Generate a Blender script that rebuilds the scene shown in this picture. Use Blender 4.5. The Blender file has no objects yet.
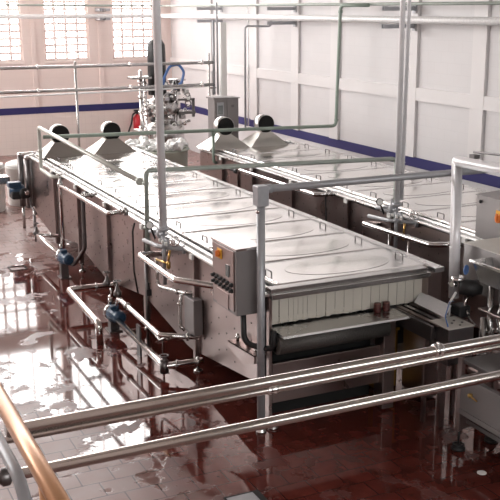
import bpy, bmesh, math, random
from mathutils import Vector, Matrix
random.seed(7)
SC = bpy.context.scene
COL = SC.collection
V = Vector

# ------------------------------------------------------------------ materials
def new_mat(name):
    m = bpy.data.materials.new(name); m.use_nodes = True
    nt = m.node_tree; b = nt.nodes['Principled BSDF']
    return m, nt, b

def simple(name, col, metal=0.0, rough=0.5, noise=0.0, nscale=8.0, bump=0.0, alpha=None, trans=0.0, rough_var=0.0):
    m, nt, b = new_mat(name)
    b.inputs['Base Color'].default_value = (*col, 1)
    b.inputs['Metallic'].default_value = metal
    b.inputs['Roughness'].default_value = rough
    if trans: b.inputs['Transmission Weight'].default_value = trans
    if alpha is not None: b.inputs['Alpha'].default_value = alpha
    if noise or bump or rough_var:
        tc = nt.nodes.new('ShaderNodeTexCoord')
        n = nt.nodes.new('ShaderNodeTexNoise'); n.inputs['Scale'].default_value = nscale
        n.inputs['Detail'].default_value = 5
        nt.links.new(tc.outputs['Object'], n.inputs['Vector'])
        if noise:
            mr = nt.nodes.new('ShaderNodeMapRange')
            mr.inputs[3].default_value = 1 - noise; mr.inputs[4].default_value = 1 + noise
            nt.links.new(n.outputs['Fac'], mr.inputs[0])
            mx = nt.nodes.new('ShaderNodeVectorMath'); mx.operation = 'SCALE'
            mx.inputs[0].default_value = col
            nt.links.new(mr.outputs[0], mx.inputs['Scale'])
            nt.links.new(mx.outputs[0], b.inputs['Base Color'])
        if rough_var:
            mr = nt.nodes.new('ShaderNodeMapRange')
            mr.inputs[1].default_value = .3; mr.inputs[2].default_value = .7
            mr.inputs[3].default_value = max(0.03, rough - rough_var); mr.inputs[4].default_value = rough + rough_var
            nt.links.new(n.outputs['Fac'], mr.inputs[0])
            nt.links.new(mr.outputs[0], b.inputs['Roughness'])
        if bump:
            bp = nt.nodes.new('ShaderNodeBump'); bp.inputs['Strength'].default_value = bump
            bp.inputs['Distance'].default_value = 0.01
            nt.links.new(n.outputs['Fac'], bp.inputs['Height'])
            nt.links.new(bp.outputs['Normal'], b.inputs['Normal'])
    return m

M = {}
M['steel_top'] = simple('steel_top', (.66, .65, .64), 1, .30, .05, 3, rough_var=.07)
M['steel_side'] = simple('steel_side', (.34, .275, .262), 1, .34, .07, 2.5, rough_var=.08)  # darker pinkish base: red floor's reflection on the side faces put into colour
M['steel'] = simple('steel', (.50, .49, .48), 1, .27, .05, 6)
M['steel_pol'] = simple('steel_polished', (.74, .73, .72), 1, .14, .04, 9)
M['steel_rail'] = simple('steel_rail', (.56, .53, .50), 1, .25, .05, 14, bump=.02)
M['steel_dark'] = simple('steel_dark', (.17, .16, .16), 1, .42, .1, 5)
M['galv'] = simple('galvanised', (.36, .37, .39), .35, .42, .12, 18, bump=.15)
M['galv_bright'] = simple('galvanised_bright', (.78, .78, .80), .2, .34, .08, 14, bump=.2)
M['green'] = simple('green_painted_pipe', (.25, .31, .265), .1, .42, .14, 9)
M['black'] = simple('black_rubber', (.012, .012, .013), 0, .5)
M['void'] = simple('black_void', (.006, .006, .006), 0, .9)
M['blue'] = simple('blue_enamel', (.022, .06, .115), 0, .32, .12, 10)
M['bluehose'] = simple('blue_hose', (.08, .17, .42), 0, .35)
M['white'] = simple('white_paint', (.82, .82, .80), 0, .45, .04, 5)
M['boxgrey'] = simple('box_grey', (.22, .205, .205), .35, .45, .05, 5)
M['boxtop'] = simple('box_top', (.55, .53, .49), .2, .5, .05, 9)
M['red'] = simple('red_enamel', (.55, .02, .03), 0, .35)
M['yellow'] = simple('yellow_plastic', (.85, .45, .05), 0, .4)
M['orange'] = simple('orange_plastic', (.75, .20, .03), 0, .4)
M['brass'] = simple('brass', (.62, .40, .14), 1, .3)
M['jar'] = simple('maroon_jar', (.06, .012, .010), 0, .4)
M['jarlid'] = simple('jar_lid', (.14, .06, .05), .2, .4)
M['curtain'] = simple('strip_curtain_pvc', (.50, .475, .42), 0, .5, .08, 4)
M['ochre'] = simple('ochre_plastic', (.45, .26, .05), 0, .5, .1, 6)
M['tankgreen'] = simple('pale_green_plastic', (.46, .50, .43), 0, .5, .05, 4)
M['film'] = simple('crumpled_film', (.72, .73, .72), .25, .25, .25, 22, bump=.9)
M['guard'] = simple('clear_guard', (.95, .96, .97), 0, .4, .08, 30, alpha=.7)
M['copper'] = simple('copper_handrail', (.56, .30, .16), .55, .33, .08, 12)
M['lcd'] = simple('screen_glass', (.16, .18, .18), 0, .2)
M['belt'] = simple('woven_belt', (.10, .095, .09), .4, .5, .35, 60, bump=.8)
M['insul'] = simple('white_insulation', (.80, .80, .80), .15, .35, .18, 25, bump=.8)
M['conc'] = simple('painted_block_mullion', (.88, .76, .72), 0, .7, .05, 6)
M['terracotta'] = simple('terracotta', (.42, .12, .07), 0, .6, .1, 6)

def N(nt, t, **k):
    n = nt.nodes.new(t)
    for a, v in k.items(): setattr(n, a, v)
    return n

def floor_mat():
    m, nt, b = new_mat('wet_quarry_tile')
    L = nt.links.new
    tc = N(nt, 'ShaderNodeTexCoord')
    br = N(nt, 'ShaderNodeTexBrick')
    br.inputs['Scale'].default_value = 1.0
    br.inputs['Brick Width'].default_value = .31
    br.inputs['Row Height'].default_value = .26
    br.inputs['Mortar Size'].default_value = .007
    br.inputs['Mortar Smooth'].default_value = .3
    br.inputs['Bias'].default_value = 0
    br.inputs['Color1'].default_value = (.092, .022, .017, 1)
    br.inputs['Color2'].default_value = (.098, .024, .018, 1)
    br.inputs['Mortar'].default_value = (.04, .012, .011, 1)
    L(tc.outputs['Object'], br.inputs['Vector'])
    n1 = N(nt, 'ShaderNodeTexNoise'); n1.inputs['Scale'].default_value = 2.2; n1.inputs['Detail'].default_value = 9
    n1.inputs['Roughness'].default_value = .62; n1.inputs['Distortion'].default_value = .25
    L(tc.outputs['Object'], n1.inputs['Vector'])
    n2 = N(nt, 'ShaderNodeTexNoise'); n2.inputs['Scale'].default_value = 4.5; n2.inputs['Detail'].default_value = 5
    L(tc.outputs['Object'], n2.inputs['Vector'])
    # wetness: 1 wet film, 0 drained tile
    wet = N(nt, 'ShaderNodeMapRange'); wet.inputs[1].default_value = .49; wet.inputs[2].default_value = .525
    # the drained strip towards the left front of the hall
    sp = N(nt, 'ShaderNodeSeparateXYZ'); L(tc.outputs['Object'], sp.inputs[0])
    gx = N(nt, 'ShaderNodeMath', operation='MULTIPLY_ADD'); gx.inputs[1].default_value = .25; L(sp.outputs[1], gx.inputs[0]); L(sp.outputs[0], gx.inputs[2])
    gr = N(nt, 'ShaderNodeMapRange'); gr.inputs[1].default_value = 3.9; gr.inputs[2].default_value = 5.1
    gr.inputs[3].default_value = -.10; gr.inputs[4].default_value = .10; L(gx.outputs[0], gr.inputs[0])
    df = N(nt, 'ShaderNodeMapRange'); df.inputs[1].default_value = 4.0; df.inputs[2].default_value = 5.0
    df.inputs[3].default_value = .75; df.inputs[4].default_value = .0; L(gx.outputs[0], df.inputs[0])
    ad = N(nt, 'ShaderNodeMath', operation='ADD'); L(n1.outputs['Fac'], ad.inputs[0]); L(gr.outputs[0], ad.inputs[1])
    fr = N(nt, 'ShaderNodeMapRange'); fr.inputs[1].default_value = 15.0; fr.inputs[2].default_value = 16.4
    fr.inputs[3].default_value = 0; fr.inputs[4].default_value = -.15; L(sp.outputs[1], fr.inputs[0])
    a2 = N(nt, 'ShaderNodeMath', operation='ADD'); L(ad.outputs[0], a2.inputs[0]); L(fr.outputs[0], a2.inputs[1])
    L(a2.outputs[0], wet.inputs[0])
    ff = N(nt, 'ShaderNodeMapRange'); ff.inputs[1].default_value = 15.0; ff.inputs[2].default_value = 16.4
    ff.inputs[3].default_value = 0; ff.inputs[4].default_value = .9; L(sp.outputs[1], ff.inputs[0])
    fm = N(nt, 'ShaderNodeMath', operation='MAXIMUM'); L(df.outputs[0], fm.inputs[0]); L(ff.outputs[0], fm.inputs[1])
    # colour: dry mottling
    mix = N(nt, 'ShaderNodeMix', data_type='RGBA', blend_type='MULTIPLY'); mix.inputs[0].default_value = .8
    cr = N(nt, 'ShaderNodeValToRGB')
    cr.color_ramp.elements[0].position = .3; cr.color_ramp.elements[0].color = (.62, .62, .62, 1)
    cr.color_ramp.elements[1].position = .7; cr.color_ramp.elements[1].color = (1.25, 1.2, 1.2, 1)
    L(n2.outputs['Fac'], cr.inputs[0])
    L(br.outputs['Color'], mix.inputs[6]); L(cr.outputs[0], mix.inputs[7])
    dep = N(nt, 'ShaderNodeMix', data_type='RGBA'); dep.inputs[7].default_value = (.27, .17, .155, 1)
    dm = N(nt, 'ShaderNodeMix', data_type='RGBA', blend_type='MULTIPLY'); dm.inputs[0].default_value = 1; dm.inputs[6].default_value = (.27, .17, .155, 1)
    L(br.outputs['Fac'], dm.inputs[0]); dm.inputs[7].default_value = (.25, .25, .25, 1)
    L(fm.outputs[0], dep.inputs[0]); L(mix.outputs[2], dep.inputs[6]); L(dm.outputs[2], dep.inputs[7]); L(dep.outputs[2], b.inputs['Base Color'])
    # roughness
    rd = N(nt, 'ShaderNodeMapRange'); rd.inputs[3].default_value = .30; rd.inputs[4].default_value = .5
    L(n2.outputs['Fac'], rd.inputs[0])
    rm = N(nt, 'ShaderNodeMix', data_type='FLOAT')
    L(wet.outputs[0], rm.inputs[0]); L(rd.outputs[0], rm.inputs[2]); rm.inputs[3].default_value = .05
    L(rm.outputs[0], b.inputs['Roughness'])
    sm = N(nt, 'ShaderNodeMix', data_type='FLOAT'); sm.inputs[2].default_value = .50; sm.inputs[3].default_value = .48
    L(wet.outputs[0], sm.inputs[0]); L(sm.outputs[0], b.inputs['Specular IOR Level'])
    # bump: joints vanish under water
    dry = N(nt, 'ShaderNodeMath', operation='SUBTRACT'); dry.inputs[0].default_value = 1.0
    L(wet.outputs[0], dry.inputs[1])
    h = N(nt, 'ShaderNodeMath', operation='MULTIPLY_ADD')
    inv = N(nt, 'ShaderNodeMath', operation='SUBTRACT'); inv.inputs[0].default_value = 1.0
    L(br.outputs['Fac'], inv.inputs[1])
    L(inv.outputs[0], h.inputs[0]); L(dry.outputs[0], h.inputs[1])
    s = N(nt, 'ShaderNodeMath', operation='MULTIPLY'); s.inputs[1].default_value = .35
    s2 = N(nt, 'ShaderNodeMath', operation='MULTIPLY')
    L(n2.outputs['Fac'], s.inputs[0]); L(s.outputs[0], s2.inputs[0]); L(dry.outputs[0], s2.inputs[1])
    L(s2.outputs[0], h.inputs[2])
    bp = N(nt, 'ShaderNodeBump'); bp.inputs['Strength'].default_value = .35; bp.inputs['Distance'].default_value = .004
    L(h.outputs[0], bp.inputs['Height']); L(bp.outputs['Normal'], b.inputs['Normal'])
    return m

def wall_mat(name, upper, tile, zsplit, axis, blk=(.40, .20)):
    """painted blockwork above zsplit, glazed pale tile below; axis: which world axis runs along the wall"""
    m, nt, b = new_mat(name); L = nt.links.new
    tc = N(nt, 'ShaderNodeTexCoord'); sp = N(nt, 'ShaderNodeSeparateXYZ'); L(tc.outputs['Object'], sp.inputs[0])
    cb = N(nt, 'ShaderNodeCombineXYZ')
    L(sp.outputs[axis], cb.inputs[0]); L(sp.outputs[2], cb.inputs[1])
    def bricks(w, h, off, c, mortar, ms):
        br = N(nt, 'ShaderNodeTexBrick'); br.offset = off
        for k, v in (('Scale', 1.0), ('Brick Width', w), ('Row Height', h), ('Mortar Size', ms), ('Mortar Smooth', .5)):
            br.inputs[k].default_value = v
        br.inputs['Color1'].default_value = (*c, 1); br.inputs['Color2'].default_value = (*[x * .985 for x in c], 1)
        br.inputs['Mortar'].default_value = (*mortar, 1)
        L(cb.outputs[0], br.inputs['Vector']); return br
    b1 = bricks(blk[0], blk[1], .5, upper, [x * .94 for x in upper], .005)
    b2 = bricks(.20, .20, 0, tile, [x * .88 for x in tile], .004)
    gt = N(nt, 'ShaderNodeMath', operation='GREATER_THAN'); gt.inputs[1].default_value = zsplit
    L(sp.outputs[2], gt.inputs[0])
    mx = N(nt, 'ShaderNodeMix', data_type='RGBA')
    L(gt.outputs[0], mx.inputs[0]); L(b2.outputs['Color'], mx.inputs[6]); L(b1.outputs['Color'], mx.inputs[7])
    ns = N(nt, 'ShaderNodeTexNoise'); ns.inputs['Scale'].default_value = .8; ns.inputs['Detail'].default_value = 6
    L(tc.outputs['Object'], ns.inputs['Vector'])
    mr = N(nt, 'ShaderNodeMapRange'); mr.inputs[3].default_value = .93; mr.inputs[4].default_value = 1.05
    L(ns.outputs['Fac'], mr.inputs[0])
    sc = N(nt, 'ShaderNodeVectorMath', operation='SCALE'); L(mx.outputs[2], sc.inputs[0]); L(mr.outputs[0], sc.inputs['Scale'])
    L(sc.outputs[0], b.inputs['Base Color'])
    r = N(nt, 'ShaderNodeMix', data_type='FLOAT'); L(gt.outputs[0], r.inputs[0]); r.inputs[2].default_value = .25; r.inputs[3].default_value = .6
    L(r.outputs[0], b.inputs['Roughness'])
    return m

def band_mat(axis):
    m, nt, b = new_mat('blue_glazed_tile'); L = nt.links.new
    tc = N(nt, 'ShaderNodeTexCoord'); sp = N(nt, 'ShaderNodeSeparateXYZ'); L(tc.outputs['Object'], sp.inputs[0])
    cb = N(nt, 'ShaderNodeCombineXYZ'); L(sp.outputs[axis], cb.inputs[0])
    br = N(nt, 'ShaderNodeTexBrick'); br.offset = 0
    for k, v in (('Scale', 1.0), ('Brick Width', .20), ('Row Height', 5.0), ('Mortar Size', .004)):
        br.inputs[k].default_value = v
    br.inputs['Color1'].default_value = (.007, .006, .055, 1); br.inputs['Color2'].default_value = (.010, .008, .070, 1)
    br.inputs['Mortar'].default_value = (.03, .028, .12, 1)
    L(cb.outputs[0], br.inputs['Vector']); L(br.outputs['Color'], b.inputs['Base Color'])
    b.inputs['Roughness'].default_value = .5; b.inputs['Specular IOR Level'].default_value = .3
    return m

M['floor'] = floor_mat()
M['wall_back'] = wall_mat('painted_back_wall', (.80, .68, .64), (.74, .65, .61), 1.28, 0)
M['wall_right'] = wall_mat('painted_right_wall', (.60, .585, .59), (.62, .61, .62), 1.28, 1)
M['pilaster'] = simple('painted_concrete_frame', (.64, .62, .62), 0, .6, .04, 2)
M['band_x'] = band_mat(0); M['band_y'] = band_mat(1)
M['ceil'] = simple('roof_sheet', (.30, .27, .25), 0, .7)

# ------------------------------------------------------------------ mesh builder
class MB:
    def __init__(s): s.bm = bmesh.new(); s.mi = 0
    def _f(s, vs, smooth=False):
        try:
            f = s.bm.faces.new(vs); f.material_index = s.mi; f.smooth = smooth; return f
        except ValueError: return None
    def box(s, a, b, bev=0.0):
        x0, y0, z0 = [min(p, q) for p, q in zip(a, b)]; x1, y1, z1 = [max(p, q) for p, q in zip(a, b)]
        if bev > 0:
            t = bmesh.new(); bmesh.ops.create_cube(t, size=1)
            for v in t.verts: v.co = V(((x0+x1)/2 + v.co.x*(x1-x0), (y0+y1)/2 + v.co.y*(y1-y0), (z0+z1)/2 + v.co.z*(z1-z0)))
            bmesh.ops.bevel(t, geom=t.edges[:], offset=min(bev, .45*min(x1-x0, y1-y0, z1-z0)), segments=2, affect='EDGES', profile=.5)
            s.merge(t); return s
        c = [s.bm.verts.new(p) for p in ((x0,y0,z0),(x1,y0,z0),(x1,y1,z0),(x0,y1,z0),(x0,y0,z1),(x1,y0,z1),(x1,y1,z1),(x0,y1,z1))]
        for q in ((3,2,1,0),(4,5,6,7),(0,1,5,4),(1,2,6,5),(2,3,7,6),(3,0,4,7)): s._f([c[i] for i in q])
        return s
    def merge(s, t, mat=None):
        mp = {}
        for v in t.verts: mp[v] = s.bm.verts.new(mat @ v.co if mat else v.co)
        for f in t.faces: s._f([mp[v] for v in f.verts], f.smooth)
        t.free()
    def prism(s, pts, axis, a, b):
        """polygon pts (two coords) extruded along axis from a to b"""
        def mk(p, t):
            return {0: (t, p[0], p[1]), 1: (p[0], t, p[1]), 2: (p[0], p[1], t)}[axis]
        A = [s.bm.verts.new(mk(p, a)) for p in pts]; B = [s.bm.verts.new(mk(p, b)) for p in pts]
        s._f(A); s._f(B[::-1])
        n = len(pts)
        for i in range(n): s._f([A[i], B[i], B[(i+1) % n], A[(i+1) % n]])
        return s
    def loft(s, rings, cap=True, smooth=True):
        R = [[s.bm.verts.new(p) for p in r] for r in rings]
        n = len(R[0])
        for a, b in zip(R[:-1], R[1:]):
            for i in range(n): s._f([a[i], a[(i+1) % n], b[(i+1) % n], b[i]], smooth)
        if cap: s._f(R[0][::-1]); s._f(R[-1])
        return s
    def tube(s, pts, r, bend=0.0, seg=12, cap=True, steps=6):
        pts = [V(p) for p in pts]
        path = [pts[0]]
        for i in range(1, len(pts) - 1):
            p, a, c = pts[i], pts[i-1], pts[i+1]
            d1 = (a - p); d2 = (c - p); l1, l2 = d1.length, d2.length; d1.normalize(); d2.normalize()
            ang = math.acos(max(-1, min(1, d1.dot(d2))))
            if bend <= 0 or ang > 3.1: path.append(p); continue
            t = min(bend / math.tan(ang / 2), .49 * l1, .49 * l2)
            p0, p1 = p + d1 * t, p + d2 * t
            for k in range(steps + 1):
                u = k / steps
                path.append(p0 * (1-u)**2 + p * 2*u*(1-u) + p1 * u*u)
        path.append(pts[-1])
        rings = []; nrm = None
        for i, p in enumerate(path):
            if i == 0: t = path[1] - p
            elif i == len(path) - 1: t = p - path[-2]
            else: t = (path[i+1] - p).normalized() + (p - path[i-1]).normalized()
            t.normalize()
            if nrm is None:
                nrm = t.orthogonal().normalized()
            else:
                nrm = (nrm - t * nrm.dot(t))
                if nrm.length < 1e-6: nrm = t.orthogonal()
                nrm.normalize()
            bn = t.cross(nrm)
            rr = r
            rings.append([p + (nrm * math.cos(2*math.pi*k/seg) + bn * math.sin(2*math.pi*k/seg)) * rr for k in range(seg)])
        return s.loft(rings, cap)
    def cyl(s, a, b, r, seg=16, r2=None):
        a, b = V(a), V(b); t = (b - a).normalized(); n = t.orthogonal().normalized(); bn = t.cross(n)
        r2 = r if r2 is None else r2
        mk = lambda p, q: [p + (n*math.cos(2*math.pi*k/seg) + bn*math.sin(2*math.pi*k/seg)) * q for k in range(seg)]
        return s.loft([mk(a, r), mk(b, r2)])
    def lathe(s, o, axis, prof, seg=20):
        """prof: list of (distance along axis, radius)"""
        o = V(o); t = V(axis).normalized(); n = t.orthogonal().normalized(); bn = t.cross(n)
        return s.loft([[o + t*d + (n*math.cos(2*math.pi*k/seg) + bn*math.sin(2*math.pi*k/seg)) * max(q, 1e-4) for k in range(seg)] for d, q in prof])
    def torus(s, c, axis, R, r, seg=20, ms=8):
        c = V(c); t = V(axis).normalized(); n = t.orthogonal().normalized(); bn = t.cross(n)
        G = []
        for i in range(seg):
            a = 2*math.pi*i/seg; d = n*math.cos(a) + bn*math.sin(a)
            G.append([s.bm.verts.new(c + d*(R + r*math.cos(2*math.pi*j/ms)) + t*r*math.sin(2*math.pi*j/ms)) for j in range(ms)])
        for i in range(seg):
            for j in range(ms): s._f([G[i][j], G[(i+1)%seg][j], G[(i+1)%seg][(j+1)%ms], G[i][(j+1)%ms]], True)
        return s
    def done(s, name, mats, parent=None, at=None):
        """link as ONE mesh object. Child: vertices go relative to the root Empty. Top-level: origin at `at` or the base centre."""
        bm = s.bm
        bmesh.ops.recalc_face_normals(bm, faces=bm.faces[:])
        off = None
        if parent is not None:
            r = parent
            off = V((0, 0, 0))
            while r is not None: off += V(r.location); r = r.parent
        elif at is not None: off = V(at)
        else:
            xs = [v.co.x for v in bm.verts]; ys = [v.co.y for v in bm.verts]; zs = [v.co.z for v in bm.verts]
            off = V(((min(xs)+max(xs))/2, (min(ys)+max(ys))/2, min(zs)))
        for v in bm.verts: v.co -= off
        me = bpy.data.meshes.new(name); bm.to_mesh(me); bm.free()
        o = bpy.data.objects.new(name, me); COL.objects.link(o)
        if not isinstance(mats, (list, tuple)): mats = [mats]
        for m in mats: me.materials.append(M[m] if isinstance(m, str) else m)
        if parent is not None: o.parent = parent
        else: o.location = off
        return o

def thing(name, label, cat, loc, group=None):
    o = bpy.data.objects.new(name, None); COL.objects.link(o); o.location = loc
    o.empty_display_size = .1
    o['label'] = label; o['category'] = cat
    if group: o['group'] = group
    return o
def tag(o, label, cat, group=None, kind=None):
    o['label'] = label; o['category'] = cat
    if group: o['group'] = group
    if kind: o['kind'] = kind
    return o
def done_split(mb, name, mat, parent):
    bm = mb.bm; seen = set(); isl = []
    for v in bm.verts:
        if v in seen: continue
        st = [v]; seen.add(v); g = []
        while st:
            q = st.pop(); g.append(q)
            for e in q.link_edges:
                o = e.other_vert(q)
                if o not in seen: seen.add(o); st.append(o)
        isl.append(g)
    for g in isl:
        n = MB(); mp = {v: n.bm.verts.new(v.co) for v in g}
        fs = {f for v in g for f in v.link_faces}
        for f in fs: n._f([mp[v] for v in f.verts], f.smooth)
        n.done(name, mat, parent)
    bm.free()
def struct(name, mb, mat, parent=None):
    o = mb.done(name, mat, parent, at=(0, 0, 0) if parent is None else None); o['kind'] = 'structure'; return o
def lab(o, l): o['label'] = l; return o
def copy_tree(o, parent=None):
    c = o.copy(); COL.objects.link(c)
    if parent is not None: c.parent = parent
    for ch in list(o.children): copy_tree(ch, c)
    return c
def shift(r, d): r.location = V(r.location) + V(d); return r

# ------------------------------------------------------------------ the room
LY0, LY1, LZ0, LZ1, SKY = 17.0, 27.0, 4.0, 9.0, 13.0
FZ0, FZ1 = 5.0, 6.6  # unseen rear opening, added to brighten faces turned towards the camera
XW, YB = 10.80, 28.40          # right wall, back wall planes
b = MB(); b.box((-7, -5, -.2), (XW + .3, YB + .3, 0)); struct('floor', b, 'floor')

WIN = [(2.86, 4.20), (4.91, 6.25), (6.88, 8.22), (8.94, 10.28)]
ZS, ZT, ZC0, ZC1, ZR = 2.70, 5.42, 6.15, 10.2, 11.0
b = MB()
xs = [-7] + [v for w in WIN for v in w] + [XW + .3]
b.box((-7, YB, 0), (XW + .3, YB + .3, ZS))
for i in range(0, len(xs), 2): b.box((xs[i], YB, ZS), (xs[i+1], YB + .3, ZT))
b.box((-7, YB, ZT), (XW + .3, YB + .3, ZC0))
b.box((-7, YB, ZC1), (XW + .3, YB + .3, ZR))
for x in (-7, -2.2, 2.5, 6.9, XW): b.box((x, YB, ZC0), (x + .3, YB + .3, ZC1))
struct('wall_back', b, 'wall_back')

pos = 1
for w in WIN:
    b = MB()
    # open block grille: frame and crossing bars, deep as the blocks
    x0, x1 = w; cols = 4; rows = 13
    t = .068
    for i in range(cols + 1):
        x = x0 + (x1 - x0) * i / cols
        a, c = (x, x + t) if i == 0 else ((x - t, x) if i == cols else (x - t/2, x + t/2))
        b.box((a, YB + .05, ZS), (c, YB + .15, ZT))
    for j in range(rows + 1):
        z = ZS + .02 + (ZT - ZS - .04) * j / rows
        b.box((x0, YB + .055, z - t/2), (x1, YB + .145, z + t/2))
    o = struct('window_%d' % pos, b, 'conc')
    b = MB(); b.box((x0 - .02, YB - .03, ZS - .07), (x1 + .02, YB + .05, ZS)); struct('window_sill', b, 'conc', o)
    pos += 1
# the upper clerestory glazing bars
b = MB()
for i in range(25): b.box((-7 + i*.72, YB + .1, ZC0), (-6.95 + i*.72, YB + .16, ZC1))
for z in (ZC0, 7.5, 8.85, ZC1 - .05): b.box((-7, YB + .1, z), (XW, YB + .16, z + .05))
struct('window_5', b, 'conc')

# right wall with its concrete frame
b = MB()
b.box((XW, -5, 0), (XW + .3, YB, ZR)); struct('wall_right', b, 'wall_right')
PIL = [25.1, 22.2, 19.98, 18.15, 15.28, 13.28, 10.6, 8.2]
b = MB()
for y in PIL: b.box((XW - .06, y, 1.37), (XW + .02, y + .36, ZR - .5))
b.box((XW - .055, -4, 2.46), (XW + .02, YB, 2.70)); struct('trim_1', b, 'pilaster')
b = MB(); b.box((XW - .012, -5, 1.175), (XW, YB - .001, 1.37)); struct('trim_2', b, 'band_y')
b = MB(); b.box((-7, YB - .012, 1.175), (XW - .012, YB, 1.37)); struct('trim_3', b, 'band_x')
b = MB()
for x in (1.9, 4.45, 6.5, 8.5): b.box((x, YB - .035, 1.37), (x + .12, YB + .01, ZC0))
b.box((XW - .5, YB - .06, 0), (XW, YB, 6.0))
struct('trim_4', b, 'wall_back')
# left wall with its long high window, rear wall with an added fill opening
b = MB()
b.box((-7.3, -5, 0), (-7, YB + .3, LZ0)); b.box((-7.3, -5, LZ1), (-7, YB + .3, ZR))
b.box((-7.3, -5, LZ0), (-7, LY0, LZ1)); b.box((-7.3, LY1, LZ0), (-7, YB + .3, LZ1)); struct('wall_left', b, 'wall_back')
b = MB(); b.box((-7.3, -5.3, 0), (XW + .3, -5, FZ0)); b.box((-7.3, -5.3, FZ1), (XW + .3, -5, ZR))
b.box((-7.3, -5.3, FZ0), (-4, -5, FZ1)); b.box((9.5, -5.3, FZ0), (XW + .3, -5, FZ1)); struct('wall_front', b, 'ceil')
b = MB(); b.box((-7, -5, ZR), (XW + .3, YB + .3, ZR + .2)); struct('ceiling', b, 'ceil')

# ------------------------------------------------------------------ tunnel pasteurizers
def side_bottom(y):          # hopper bottoms: highs and lows every 1.69 m
    ph = (y - 8.48) / 3.36
    f = ph - math.floor(ph)
    return .42 - .22 * (f / .52 if f < .52 else (1 - f) / .48)

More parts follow.
